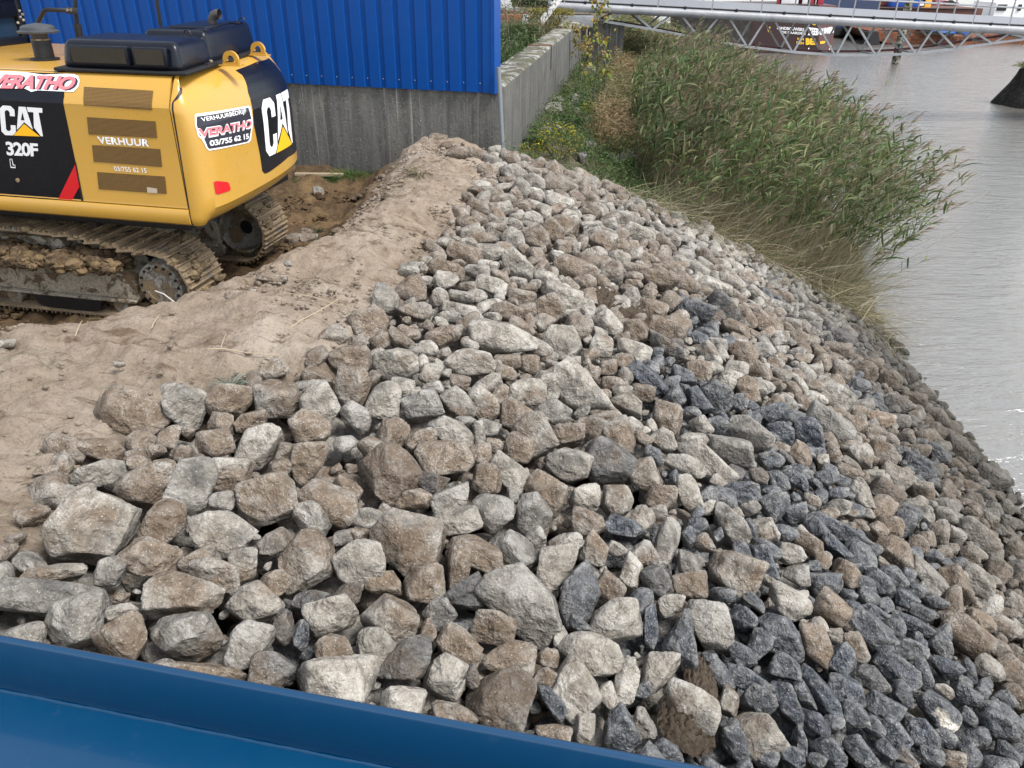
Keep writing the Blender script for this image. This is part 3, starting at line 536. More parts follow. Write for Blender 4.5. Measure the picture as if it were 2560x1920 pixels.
GLASS = paint('tinted_glass', (.015, .03, .05), .05, .05, spec=.8)
TRK = m_mud('muddy_track_steel', (.26, .24, .215), (.25, .185, .115), .62); TRF = m_mud('muddy_beige_frame', (.50, .44, .34), (.17, .115, .065), .25)
WHL = m_mud('muddy_hub', (.40, .37, .32), (.26, .19, .11), .35)
def m_mesh():
    x = N('brown_grille'); p = x.pos(obj=True); wv = x.n('TexWave', bands_direction='Z'); x.l(p, wv.inputs[0]); wv.inputs['Scale'].default_value = 32
    wv.inputs['Distortion'].default_value = 1.2; n_ = x.noise(p, 90, 3, .7)
    c = x.mix(x.ramp(x.math('MULTIPLY', wv.outputs['Fac'], n_), (.15, 0), (.5, 1)), (.115, .066, .022), (.20, .118, .042)); x.bump(wv.outputs['Fac'], .4, .004)
    return x.fin(c, .7, spec=.2)
GRL = m_mesh()

_cw = [(0, 0), (.04, 0), (.10, .012), (.16, .06), (.195, .16), (.213, .34), (.212, .6), (.20, .95), (.175, 1.3), (.14, 1.6), (.08, 1.9), (.0, 2.14), (-.08, 2.29), (-.17, 2.37), (-.31, 2.4)]
def chaikin(P, n):
    for _ in range(n): P = [P[0]]+[((a[0]*k+b[0]*(1-k)), (a[1]*k+b[1]*(1-k))) for a, b in zip(P[:-1], P[1:]) for k in (.75, .25)]+[P[-1]]
    return P
_pl = np.array(chaikin(_cw, 3)); _sl = np.concatenate([[0], np.cumsum(np.linalg.norm(np.diff(_pl, axis=0), axis=1))]); UL = _sl[-1]
def plan(u):
    u = np.asarray(u, float); uu = np.clip(u, 0, UL); x = np.interp(uu, _sl, _pl[:, 0])+np.minimum(u, 0); y = np.interp(uu, _sl, _pl[:, 1])
    e = .02; x1 = np.interp(np.clip(uu+e, 0, UL), _sl, _pl[:, 0]); y1 = np.interp(np.clip(uu+e, 0, UL), _sl, _pl[:, 1]); x0 = np.interp(np.clip(uu-e, 0, UL), _sl, _pl[:, 0]); y0 = np.interp(np.clip(uu-e, 0, UL), _sl, _pl[:, 1])
    tx, ty = x1-x0, y1-y0; L = np.hypot(tx, ty); return x, y, ty/L, -tx/L
def inset(u, z):
    side = np.interp(z, [1.0, 2.055, 2.085, 2.26, 2.3], [0, 0, .012, .125, .17])
    cwt = np.interp(z, [1.05, 1.075, 1.12, 1.2, 1.75, 1.9, 2.0, 2.1, 2.18, 2.24, 2.28, 2.30], [.16, .11, .05, 0, 0, .008, .03, .07, .12, .18, .25, .34])
    lo = np.interp(z, [1.05, 1.08, 1.12], [.03, .008, 0]); t = sstep(0.03, .30, u)*sstep(0.03, .30, UL-u)
    return np.where(np.asarray(u) < 0, side, (side+lo)*(1-t)+cwt*t)
def S(u, z, off=0.0):
    x, y, nx, ny = plan(u); i = inset(u, z)-off
    return np.stack([x-nx*i, y-ny*i, np.asarray(z, float)+0*x], -1)
_ug, _zg = np.meshgrid(np.linspace(-2.6, UL, 700), np.linspace(1.06, 2.29, 180)); _SP = S(_ug, _zg).reshape(-1, 3)
_PP = proj(np.array(EO)+_SP[:, :1]*er+_SP[:, 1:2]*ef+_SP[:, 2:]*np.array([0, 0, 1]))[:, :2]
_x, _y, _nx, _ny = plan(_ug.ravel()); _WN = _nx[:, None]*er+_ny[:, None]*ef; _WP = np.array(EO)+_SP[:, :1]*er+_SP[:, 1:2]*ef+_SP[:, 2:]*np.array([0, 0, 1])
_vis = ((np.array([0, 0, CAMH])-_WP)*_WN).sum(1) > .25
def uz(px, py):
    d = ((_PP-[px, py])**2).sum(1)+np.where(_vis, 0, 1e6); i = int(d.argmin()); u0, z0 = _ug.ravel()[i], _zg.ravel()[i]
    return (u0, z0)
def decal(name, polys, m, off=.003, parent=ex, holes=None, step=.035):
    """polygons given in (u, z) on the body's skin, cut small enough to follow its curve"""
    bm = bmesh.new()
    for P in polys: bm.faces.new([bm.verts.new((p[0], p[1], 0)) for p in P])
    bmesh.ops.triangulate(bm, faces=bm.faces); wrap(bm, step)
    return fin_decal(bm, name, m, off, parent)
def wrap(bm, step):
    us = [v.co.x for v in bm.verts]; zs = [v.co.y for v in bm.verts]
    for k in np.arange(math.floor(min(us)/step)*step, max(us), step): bmesh.ops.bisect_plane(bm, geom=bm.verts[:]+bm.edges[:]+bm.faces[:], plane_co=(k, 0, 0), plane_no=(1, 0, 0))
    for k in [q for q in list(np.arange(1.06, 1.22, .03))+list(np.arange(1.72, 2.3, .03))+[2.055, 2.085] if min(zs) < q < max(zs)]: bmesh.ops.bisect_plane(bm, geom=bm.verts[:]+bm.edges[:]+bm.faces[:], plane_co=(0, k, 0), plane_no=(0, 1, 0))
def fin_decal(bm, name, m, off, parent):
    co = np.array([v.co[:2] for v in bm.verts]); Q = S(co[:, 0], co[:, 1], off)
    for v, q in zip(bm.verts, Q): v.co = q
    me = bpy.data.meshes.new(name); bm.to_mesh(me); bm.free(); return link(name, me, m, parent)
def text_mesh(s, bold=.02, shear=0, space=1.0):
    cu = bpy.data.curves.new('t', 'FONT'); cu.body = s; cu.size = 1; cu.offset = bold; cu.shear = shear; cu.space_character = space; cu.resolution_u = 3
    o = bpy.data.objects.new('t', cu); C.objects.link(o); bpy.context.view_layer.update(); dg = bpy.context.evaluated_depsgraph_get()
    me = bpy.data.meshes.new_from_object(o.evaluated_get(dg)); bpy.data.objects.remove(o); bpy.data.curves.remove(cu)
    co = np.array([v.co[:2] for v in me.vertices]); lo, hi = co.min(0), co.max(0)
    for v, c in zip(me.vertices, (co-lo)/(hi-lo)): v.co = (c[0], c[1], 0)
    return me
def quad(c, s, t):
    """corners tl, tr, br, bl; s to the right, t up"""
    tl, tr, br, bl = [np.array(p, float) for p in c]; return (bl*(1-s)+br*s)*(1-t)+(tl*(1-s)+tr*s)*t
def text(name, s, c, m, off=.005, bold=.02, shear=0, space=1.0, parent=ex, step=.035, fan=None):
    c = [uz(*p) for p in c]; me = text_mesh(s, bold, shear, space); bm = bmesh.new(); bm.from_mesh(me); bpy.data.meshes.remove(me)
    for v in bm.verts:
        p = quad(c, v.co.x, v.co.y); v.co = (p[0], p[1], 0)
    wrap(bm, step); return fin_decal(bm, name, m, off, parent)
def polyq(name, polys, c, m, off=.004, parent=ex):
    c = [uz(*p) for p in c]; return decal(name, [[quad(c, *p) for p in P] for P in polys], m, off, parent)
def upoly(name, pts, m, off=.003, parent=ex): return decal(name, [[uz(*p) for p in pts]], m, off, parent)

# body shell: the long house side with its sill, then the counterweight
def skin(name, us, zs, m, top=None, bottom=True, off=0.0, parent=ex, **k):
    U, Zg = np.meshgrid(us, zs); V = S(U, Zg, off).reshape(-1, 3); ny, nx = U.shape; i = np.arange(nx*ny).reshape(ny, nx)
    Fc = [tuple(q) for q in np.stack([i[:-1, :-1], i[:-1, 1:], i[1:, 1:], i[1:, :-1]], -1).reshape(-1, 4)]
    mb = MB(); mb.add(V, Fc)
    mb.add([], [tuple(i[-1]), tuple(i[0][::-1])]) if False else None
    mb.f.append(tuple(int(q) for q in i[-1])); mb.f.append(tuple(int(q) for q in i[0][::-1]))
    return mb.build(name, m, parent, sharp=28, **k)
zc = [1.05, 1.06, 1.075, 1.095, 1.12, 1.16, 1.2, 1.3, 1.5, 1.7, 1.8, 1.9, 1.95, 2.0, 2.05, 2.1, 2.14, 2.18, 2.21, 2.24, 2.26, 2.28, 2.29, 2.30]
cwt = skin('counterweight', np.linspace(0.004, UL-.004, 150), zc, YEL)
mb = MB(); prof = [(-.004, 1.215), (0, 1.235), (0, 2.055), (.012, 2.085), (.125, 2.26), (.15, 2.285), (.2, 2.3)]
prof = prof+[(2.4-y, z) for y, z in prof[::-1]]
mb.prism(prof, lambda p: (-3.9, p[0], p[1]), lambda p: (-.006-.14*p[0], p[0], p[1])); mb.build('body', YEL, ex, sharp=20)
mb = MB(); sp = [(.02, 1.055), (-.012, 1.075), (-.02, 1.10), (-.02, 1.17), (-.008, 1.20), (.012, 1.208), (.012, 1.214), (2.39, 1.214), (2.41, 1.17), (2.41, 1.1), (2.38, 1.055)]
mb.prism(sp, lambda p: (-3.9, p[0], p[1]), lambda p: (-.14*max(p[0], 0), p[0], p[1])); mb.build('side_sill', YEL, ex, sharp=25)
MB().box((-2, 1.25, .99), (3.6, 2.0, .13)).box((-1.9, 1.25, .84), (1.1, 1.1, .25)).build('undertray', DRK, ex, .01)
upoly('panel_gap', [(433, 188), (436, 188), (435, 255), (484, 566), (480, 566), (431, 255)], DRK, .0015)
# side graphics
bp = upoly('black_side_panel', [(-60, 166), (163, 178), (161, 240), (209, 501), (-60, 492)], BLK, .002)
upoly('red_stripe', [(188, 411), (199, 467), (180, 501), (146, 499)], REDR, .0035, bp)
upoly('door_gap', [(189, 400), (192, 411), (210, 502), (205, 502)], DRK, .004)
Cp = [(.25, 2.05), (.8, 2.05), (1.05, 1.8), (1.05, 1.35), (.7, 1.35), (.7, 1.62), (.6, 1.74), (.45, 1.74), (.35, 1.62), (.35, .42), (.45, .3), (.6, .3), (.7, .42), (.7, .72), (1.05, .72), (1.05, .25), (.8, 0), (.25, 0), (0, .25), (0, 1.8)]
Ap = [(1.12, .40), (1.36, 2.05), (1.84, 2.05), (2.3, .40), (1.70, .95)]; Ah = [(1.47, 1.12), (1.60, 1.66), (1.72, 1.12)]
Tp = [(1.92, 2.05), (2.98, 2.05), (2.98, 1.72), (2.72, 1.72), (2.98, 0.02), (2.83, .02), (2.36, .62), (2.36, 1.72), (1.98, 1.72)]
Yp = [(.86, 0.0), (1.68, .86), (2.78, 0)]; Yo = [(.78, -.05), (1.68, .98), (2.9, -.05)]
nrm = lambda P: [(x/3.0, y/2.05) for x, y in P]
def cat_logo(c, parent):
    polyq('logo_letters', [nrm(Cp), nrm(Ap), nrm(Tp)], c, WHT, .0045, parent); polyq('logo_counter', [nrm(Ah)], c, BLK, .006, parent)
    polyq('logo_gap', [nrm(Yo)], c, BLK, .0055, parent); polyq('logo_triangle', [nrm(Yp)], c, CATY, .007, parent)
cat_logo([(-1, 262), (107, 270), (110, 341), (6, 337)], bp)
text('model_number', '320F', [(13, 353), (96, 359), (97, 392), (19, 389)], WHT, .005, .035, 0, .9, bp)
polyq('letter_outline', [[(0, 1), (.12, 1), (.12, .13), (1, .13), (1, 0), (0, 0)], [(.42, 1), (.54, 1), (.64, .42), (1, .36), (1, .28), (.5, .30)], [(0, 1), (.54, 1), (.54, .93), (0, .93)], [(.93, 0), (1, 0), (1, .36), (.93, .36)]],
      [(24, 396), (38, 397), (41, 420), (28, 419)], WHT, .005, bp)
MB().lathe([(.0, 0), (.02, 0), (.02, .012), (.008, .016)], tuple(S(*uz(46, 451), .0)), 12, Matrix.Rotation(math.radians(90), 3, 'X')).build('door_lock', WHL, ex)
# sticker with the hire firm's name, white outline, dark shadow, pale red letters
st = upoly('sticker_backing', [(-45, 176), (60, 180), (110, 186), (165, 184), (185, 184), (197, 191), (201, 203), (196, 219), (185, 229), (160, 229), (96, 226), (80, 230), (66, 222), (-45, 219)], WHT, .006)
vq = [(-12, 184), (194, 190), (186, 224), (-20, 219)]
text('sticker_shadow', 'VERATHO', [(x+4, y+2.5) for x, y in vq], SHD, .0075, .05, .25, .93, st)
text('sticker_letters', 'VERATHO', vq, PINK, .009, .045, .25, .93, st)
for q in ([(211, 217), (384, 227), (382, 275), (210, 263)], [(218, 292), (390, 303), (394, 346), (223, 335)], [(230, 363), (401, 373), (405, 417), (235, 405)], [(243, 430), (412, 441), (417, 484), (248, 472)]):
    g = upoly('grille', q, GRL, .004)
upoly('grille_sticker', [(369, 468), (394, 470), (395, 482), (370, 481)], paint('faded_sticker', (.5, .42, .33), .5, .2), .006)
text('hire_lettering', 'VERHUUR', [(242, 341), (372, 348), (375, 367), (249, 360)], WHT, .005, .035, 0, 1.08)
text('phone_lettering', '03/755 62 15', [(285, 414), (366, 420), (368, 433), (287, 427)], WHT, .005, .012)
# counterweight graphics
blackp = upoly('black_rear_panel', [(588, 176), (640, 156), (680, 136), (700, 142), (716, 170), (727, 230), (739, 330), (741, 372), (737, 381), (720, 392), (672, 430), (662, 434), (656, 428), (650, 390), (634, 310), (620, 232), (612, 200), (603, 186)], BLK, .003)
def rear(c, parent):
    return c
cat_logo([(648, 252), (717, 222), (731, 357), (666, 394)], blackp)
stk = upoly('sticker_border', [(487, 288), (492, 285), (620, 264), (625, 266), (631, 300), (630, 316), (626, 350), (620, 357), (522, 376), (515, 372), (504, 348), (495, 342), (487, 312)], WHT, .004)
upoly('sticker_face', [(491, 291), (619, 268), (622, 275), (628, 303), (627, 318), (622, 349), (617, 354), (523, 372), (518, 369), (508, 345), (499, 339), (491, 312)], SHD, .0055, stk)
text('firm_line', 'VERHUURBEDRIJF', [(499, 293), (612, 272), (614, 285), (503, 306)], WHT, .0095, .014, 0, 1.03, stk)
text('name_backing', 'VERATHO', [(489, 320), (630, 297), (632, 321), (497, 347)], WHT, .007, .045, .2, .92, stk)
text('name_line', 'VERATHO', [(494, 322), (627, 299), (629, 318), (501, 343)], PINK, .0085, .03, .2, .92, stk)
text('phone_line', '03/755 62 15', [(521, 350), (620, 332), (621, 346), (523, 365)], WHT, .007, .03, 0, .95, stk)
upoly('rear_reflector', [(534, 455), (541, 452), (568, 454), (572, 458), (576, 474), (574, 477), (545, 486), (538, 484)], REDR, .005)
upoly('side_sticker', [(722, 206), (727, 205), (733, 250), (730, 252)], PINK, .006)
# hood on the engine deck
def shear(mb): mb.v = [(x-.19*(y-.1), y, z) for x, y, z in mb.v]; return mb
def rbox(x0, x1, y0, y1, z0, z1, tx, ty): return shear(MB().box(((x0+x1)/2, (y0+y1)/2, (z0+z1)/2), (x1-x0, y1-y0, z1-z0), None, tx, ty))
rbox(-1.13, .13, .13, 2.2, 2.295, 2.325, 1, 1).build('hood_flange', DRK, ex, .012)
h1 = rbox(-1.07, .08, .17, .98, 2.31, 2.545, .93, .88).build('engine_hood', HOOD, ex, .075, 5)
h2 = rbox(-.60, .08, .80, 2.12, 2.31, 2.585, .90, .92).build('engine_hood', HOOD, ex, .06, 4)
shear(MB().box((-.2, 1.45, 2.59), (.36, .85, .025))).build('hood_rib', HOOD, h2, .01, 2)
shear(MB().box((-.03, 1.0, 2.582), (.12, .2, .02)).box((-.03, 1.85, 2.588), (.12, .2, .02))).build('hood_rib', HOOD, h2, .009, 2)
for x0, x1 in ((-.93, -.42), (-.33, -.07)):
    f = MB().box(((x0+x1)/2, .168, 2.43), (x1-x0+.05, .05, .15)).build('hood_window', HOOD, h1, .012, 2)
    MB().box(((x0+x1)/2, .141, 2.43), (x1-x0, .006, .115)).build('mesh_panel', paint('dark_window_mesh', (.022, .016, .008), .6, .1), f)
for x, y, z in ((-.12, .62, 2.54), (-.15, 1.62, 2.585)):
    a = [(x+.035*math.cos(t), y, z+.03+.035*math.sin(t)) for t in np.linspace(-.6, math.pi+.6, 12)]; MB().tube(a, .006, 6).build('lifting_ring', DRK, ex)
q = w2e(aty(532, 66, 8.3)); ez = 2.585
MB().tube([(q[0], q[1], ez-.05), (q[0], q[1], ez+.03), (q[0]+.01, q[1], ez+.06), (q[0]+.03, q[1], ez+.088), (q[0]+.06, q[1], ez+.10), (q[0]+.095, q[1], ez+.102)], [.042, .04, .042, .043, .043, .045], 16, False).build('exhaust_pipe', paint('sooty_steel', (.035, .035, .04), .6, .3), ex)
MB().lathe([(.085, 0), (.085, .006), (.06, .008)], (q[0], q[1], ez-.004), 24).build('exhaust_collar', DRK, ex)
for px, py in ((580, 160), (647, 134)):
    c = w2e(atz(px, py+4, 2.3)); R = .076; t = .013
    th = np.linspace(-.35, math.pi+.35, 22); out = [(c[0]+R*math.cos(a), c[1], 2.3+.05+R*math.sin(a)) for a in th]; inn = [(c[0]+.036*math.cos(a), c[1], 2.3+.052+.036*math.sin(a)) for a in th]
    V = [(x, y+s, max(z, 2.297)) for s in (-t, t) for ring in (out, inn) for x, y, z in ring]; n = len(th); Fc = []
    for i in range(n-1): Fc += [(i, i+1, n+i+1, n+i), (2*n+i, 3*n+i, 3*n+i+1, 2*n+i+1), (i, 2*n+i, 2*n+i+1, i+1), (n+i, n+i+1, 3*n+i+1, 3*n+i)]
    m = MB().add(V, Fc); m.box((c[0], c[1], 2.312), (.17, 2*t-.002, .03)); m.box((c[0], c[1], 2.303), (.22, .09, .008)); m.build('lifting_eye', YEL, ex)
for px, py in ((520, 160), (622, 120)):
    c = w2e(atz(px, py, 2.32)); m = MB().box((c[0], c[1], 2.325), (.10, .16, .02)); m.build('latch_plate', DRK, ex, .004)
    MB().lathe([(.016, 0), (.016, .014), (.008, .018)], (c[0]-.02, c[1]-.02, 2.335), 8).lathe([(.016, 0), (.016, .014), (.008, .018)], (c[0]+.02, c[1]+.02, 2.335), 8).build('bolt', WHL, ex)
# air intake with a mushroom cap
c = w2e(atz(114, 150, 2.3))
MB().lathe([(.125, 0), (.125, .018), (.085, .022), (.082, .16), (.078, .175)], (c[0], c[1], 2.3), 28).build('intake_tube', DRK, ex)
MB().lathe([(.080, .172), (.082, .186), (.078, .186)], (c[0], c[1], 2.3), 28).build('hose_clamp', WHL, ex)
MB().lathe([(.07, .185), (.078, .24), (.175, .235), (.178, .25), (.150, .262), (.145, .285), (.12, .30), (.0, .32)], (c[0], c[1], 2.3), 32).build('intake_cap', paint('grey_plastic_cap', (.035, .042, .05), .5, .2), ex)
# handrail posts and mirror arm
def E3(px, py, Y): return tuple(w2e(aty(px, py, Y)))
MB().tube([E3(177, -160, 8.3), E3(189, 28, 8.3), E3(193, 62, 8.3)], .019, 8).build('handrail_post', DRK, ex)
MB().tube([E3(193, 60, 8.3), E3(200, 96, 8.3)], .034, 10).build('post_socket', DRK, ex)
MB().tube([E3(384, -160, 8.9), E3(393, 10, 8.9), E3(402, 66, 8.9)], .018, 8).build('handrail_post', DRK, ex)
MB().tube([E3(78, 86, 8.2), E3(110, 27, 8.2), E3(116, 24, 8.2), E3(168, 26, 8.25), E3(190, 29, 8.28)], .020, 8).build('mirror_arm', DRK, ex)
a, b = np.array(E3(166, 26, 8.22)), np.array(E3(195, 29, 8.27)); m = MB(); m.bar(a, b, .03, .06); m.build('arm_clamp', DRK, ex, .004)
MB().lathe([(.013, 0), (.013, .01)], E3(169, 25, 8.2), 8, Matrix.Rotation(1.57, 3, 'X')).lathe([(.013, 0), (.013, .01)], E3(178, 25, 8.2), 8, Matrix.Rotation(1.57, 3, 'X')).build('bolt', WHL, ex)
# cab: rear corner of it shows at the frame's edge
cx = w2e(atz(86, 138, 2.3))[0]; cy = w2e(atz(86, 138, 2.3))[1]
cz1 = 2.3+.52
cabp = [(cx-1.7, cy-.9), (cx-.02, cy-.9), (cx+.0, cy-.4), (cx, cy), (cx-1.7, cy)]
mb = MB(); x0, x1, y0, y1 = cx-1.5, cx, cy-.02, cy+1.0
y0 = 1.15; y1 = 2.2
_a, _b = w2e((0, 0, CAMH)), w2e(np.array([0, 0, CAMH])+ray(88, 138)); x1 = float(_a[0]+(_b[0]-_a[0])*(y1-_a[1])/(_b[1]-_a[1]))
mb.box((x1-.05, y0+.05, 2.56), (.10, .10, .56)).box((x1-.05, y1-.05, 2.56), (.10, .10, .56)).box((x1-1.45, y0+.05, 2.2), (.1, .1, 1.3)).box((x1-1.45, y1-.05, 2.2), (.1, .1, 1.3))
mb.box((x1-.75, (y0+y1)/2, 2.82), (1.56, y1-y0+.04, .12)).box((x1-.75, (y0+y1)/2, 2.33), (1.5, y1-y0, .1)); cabf = mb.build('cab_frame', BLK, ex, .03, 3)
MB().box((x1-.04, (y0+y1)/2, 2.68), (.07, y1-y0-.1, .22)).box((x1-.30, y0+.03, 2.70), (.5, .05, .20)).build('cab_rear_panel', BLK, ex, .02)
MB().box((x1-.75, y0+.035, 2.57), (1.36, .012, .42)).box((x1-.06, (y0+y1)/2, 2.5), (.012, y1-y0-.2, .3)).build('cab_window', GLASS, ex)
for i, (px, py) in enumerate(((50, 27), (53, 43), (46, 57), (58, 36), (60, 50))):
    MB().lathe([(.012, 0), (.012, .012), (.006, .016)], tuple(w2e(aty(px, py, float(e2w((x1, y0-.01, 0))[1])-.03))), 8, Matrix.Rotation(1.57, 3, 'X')).build('bolt', WHL, ex)
# undercarriage
FX, HZ, TR = -3.75, .40, .335
_h0, _h1 = w2e(atz(401, 716, .40)), w2e(atz(598, 578, .40))
def loop(n, RX):
    L = RX-FX; per = 2*L+2*math.pi*TR; out = []
    for i in range(n):
        s = per*i/n
        if s < L: out.append(((FX+s), HZ+TR+.115*float(sstep(0, .95, L-s)*sstep(0, .5, s))-.012*math.sin(s/L*3*math.pi), -.10*float((L-s) < .95)*-1))
        elif s < L+math.pi*TR: a = (s-L)/TR; out.append((RX+TR*math.sin(a), HZ+TR*math.cos(a), -a))
        elif s < 2*L+math.pi*TR: out.append((RX-(s-L-math.pi*TR), HZ-TR, math.pi))
        else: a = (s-2*L-math.pi*TR)/TR; out.append((FX-TR*math.sin(a), HZ-TR*math.cos(a), math.pi-a))
    return out, per
for side, yc, RX in ((0, float(_h0[1])+.215, float(_h0[0])), (1, float(_h1[1])+.20, float(_h1[0]))):
    nsh = 52; lp, per = loop(nsh, RX); pitch = per/nsh; mb = MB(); mud = MB(); rg2 = np.random.default_rng(4+side)
    for i, (x, z, a) in enumerate(lp):
        R = Matrix.Rotation(-a, 3, 'Y')
        def pt(dx, dy, dz): q = R @ Vector((dx, dy, dz)); return (x+q[0], yc+q[1], z+q[2])
        mb.box(pt(0, 0, 0), (pitch*1.06, .56, .018), R)
        for gx in (-.40, -.02, .36): mb.box(pt(pitch*gx, 0, .020), (.013, .555, .03), R, .7, 1)
        mb.box(pt(0, -.07, -.045), (pitch*.8, .03, .07), R); mb.box(pt(0, .07, -.045), (pitch*.8, .03, .07), R)
        for dx, dy in ((-.2, -.19), (-.2, .19), (.18, -.19), (.18, .19)): mb.box(pt(pitch*dx, dy, .015), (.022, .022, .014), R)
    tr = mb.build('track', TRK, ex, 0)
    # caked mud on the shoes
    V = []; Fc = []; D, If = ico(3); nn = 0
    for i, (x, z, a) in enumerate(lp):
        if z < HZ-.25: continue
        for k in range(3 if rg2.random() < .8 else 1):
            dy = rg2.uniform(-.24, .24); sx, sy, sz = rg2.uniform(.03, .06), rg2.uniform(.05, .13), rg2.uniform(.010, .034)*(1 if x < RX else 1.3)
            R = np.array(Matrix.Rotation(-a, 3, 'Y')); Q = D*(1+.2*np.sin(D@rg2.normal(size=3)*5+rg2.uniform(0, 6))[:, None]+.1*np.sin(D@rg2.normal(size=3)*13)[:, None])*[sx, sy, sz]+[rg2.uniform(-.05, .05), dy, .018]
            V.append(Q@R.T+[x, yc, z]); Fc.append(If+nn); nn += len(D)
    link('caked_mud', npmesh('caked_mud', np.concatenate(V), np.concatenate(Fc)), TRKMUD if False else m_mud('caked_mud%d' % side, (.17, .125, .07), (.24, .175, .10), .3, .95), tr)
    sgn = -1 if side == 0 else 1
    mb = MB(); fy = yc+sgn*.10
    mb.prism([(FX+.35, .22), (RX-.28, .22), (RX-.28, .46), (RX-.5, .60), (FX+.35, .60)], lambda p: (p[0], yc-.19, p[1]), lambda p: (p[0], yc+.19, p[1])); mb.build('track_frame', TRF, ex, .02)
    MB().box(((FX+RX)/2, yc, .205), (RX-FX-.62, .46, .022)).build('frame_rail', TRF, ex, .005)
    for x in (-1.02, -1.42, -1.82, -2.24, -2.7, -3.1): MB().lathe([(.05, -.2), (.085, -.2), (.085, -.13), (.06, -.12), (.06, .12), (.085, .13), (.085, .2), (.05, .2)], (x, yc, .145), 18, Matrix.Rotation(1.5708, 3, 'X')).build('track_roller', WHL, ex)
    MB().lathe([(.05, -.12), (.055, -.12), (.055, .12), (.05, .12)], (-1.62, yc, .70), 16, Matrix.Rotation(1.5708, 3, 'X')).box((-1.62, yc, .64), (.06, .1, .1)).build('carrier_roller', WHL, ex)
    MB().prism([(-1.98, .19), (-1.2, .19), (-1.24, .10), (-1.42, .055), (-1.72, .05), (-1.92, .10)], lambda p: (p[0], yc+sgn*.235, p[1]), lambda p: (p[0], yc+sgn*.25, p[1])).build('track_guard', DRK, ex)
    # sprocket wheel with teeth and bolted cover
    mb = MB(); nt_ = 21; poly = []
    for i in range(nt_):
        for f, rr_ in ((-.28, .25), (-.12, .29), (.12, .29), (.28, .25)): a = 2*math.pi*(i+f)/nt_; poly.append((rr_*math.cos(a), rr_*math.sin(a)))
    mb.prism(poly, lambda p: (RX+p[0], yc-.03, HZ+p[1]), lambda p: (RX+p[0], yc+.03, HZ+p[1])); sp_ = mb.build('sprocket', DRK, ex)
    R90 = Matrix.Rotation(math.radians(90 if side == 0 else -90), 3, 'X')
    hub = MB().lathe([(.25, .0), (.25, .07), (.24, .085), (.235, .20), (.225, .215), (.16, .218), (.155, .21), (.06, .208)], (RX, yc, HZ), 40, R90).build('hub_cover', WHL, ex)
    mb = MB()
    for i in range(16): a = 2*math.pi*i/16; mb.lathe([(.014, 0), (.014, .014), (.006, .016)], (RX+.195*math.cos(a), yc+sgn*.216, HZ+.195*math.sin(a)), 6, R90)
    for i in range(20): a = 2*math.pi*i/20; mb.lathe([(.012, 0), (.012, .014), (.006, .016)], (RX+.242*math.cos(a), yc+sgn*.076, HZ+.242*math.sin(a)), 6, R90)
    mb.build('hub_bolts', DRK, hub)
    if side: MB().lathe([(.08, 0), (.08, .04), (.15, .05), (.24, .03), (.245, .16), (.27, .17), (.28, .10), (.28, .0)], (RX, yc, HZ), 36, Matrix.Rotation(math.radians(90), 3, 'X')).build('hub_cover', WHL, ex)
    MB().lathe([(.26, -.12), (.30, -.12), (.31, -.05), (.31, .05), (.30, .12), (.26, .12)], (FX, yc, HZ), 30, R90).build('idler_wheel', WHL, ex)
MB().box((-2.1, 1.25, .55), (1.3, 1.9, .35)).lathe([(.55, .7), (.55, .95)], (-1.9, 1.25, 0), 30).build('car_body', TRF, ex, .03)
# mud lying on the near frame
V = []; Fc = []; D, If = ico(3); nn = 0; rg2 = np.random.default_rng(9)
for i in range(230):
    x = rg2.uniform(-2.7, -.85); y = .13+rg2.uniform(-.24, .1); s = rg2.uniform(.025, .075)
    Q = D*(1+.25*np.sin(D@rg2.normal(size=3)*6)[:, None])*[s*1.2, s, s*.8]+[x, y, .60+rg2.uniform(-.05, .06)-.25*max(0, (-.10-y))*1.2]; V.append(Q); Fc.append(If+nn); nn += len(D)
link('frame_mud', npmesh('frame_mud', np.concatenate(V), np.concatenate(Fc)), m_mud('wet_brown_mud', (.12, .08, .045), (.17, .115, .06), .4, .95), ex)

# ------------------------------------------------------------------ buildings and walls
BLUE = paint('blue_cladding_paint', lin(0, 68, 142), .42, .05, (.10, .16, .30), 2, spec=.25)
FC = np.array([-.33, 12.55]); FD = np.array([-3.3, .85]); FD /= np.linalg.norm(FD); FN = np.array([-FD[1], FD[0]]); FN = FN if FN[1] < 0 else -FN
ZB, ZT, LEN = 1.40, 6.2, 13.0
def fp(s, o, z): q = FC+FD*s+FN*o; return (q[0], q[1], z)
bl = empty('blue_building', (0, 0, 0), label='bright blue corrugated metal building on a grey concrete base behind the excavator', cat='building')
mb = MB(); per, s, prof = .262, 0.0, [(0, 0)]
while s < LEN: prof += [(s+.150, 0), (s+.166, -.030), (s+.232, -.030), (s+.248, 0), (s+per, 0)]; s += per
V = [fp(a, .035+o, z) for z in (ZB, ZT) for a, o in prof]; n = len(prof); mb.add(V, [(i, i+1, n+i+1, n+i) for i in range(n-1)]); mb.build('cladding', BLUE, bl, sharp=15)
m = MB()
for a, b, o in ((-.035, .0, .045),): m.prism([(a, -.3), (b+.02, -.3), (b+.02, o), (a, o)], lambda p: fp(p[0], p[1], ZB-.012), lambda p: fp(p[0], p[1], ZT))
m.build('corner_trim', BLUE, bl)
m = MB()
for k in range(int(LEN/per)):
    q = fp(k*per+.2, .008, ZB+.13); m.box(q, (.012, .012, .012))
m.build('cladding_screws', paint('pale_screw_heads', (.5, .55, .6), .4), bl)
wd = Matrix(((FD[0], FN[0], 0), (FD[1], FN[1], 0), (0, 0, 1)))
MB().prism([(1.3, -4.0), (LEN, -4.0), (LEN, -.02), (0, -.02)], lambda p: fp(p[0], p[1], -.6), lambda p: fp(p[0], p[1], ZB+.01)).build('concrete_base', CONC, bl, .012)
x = 0
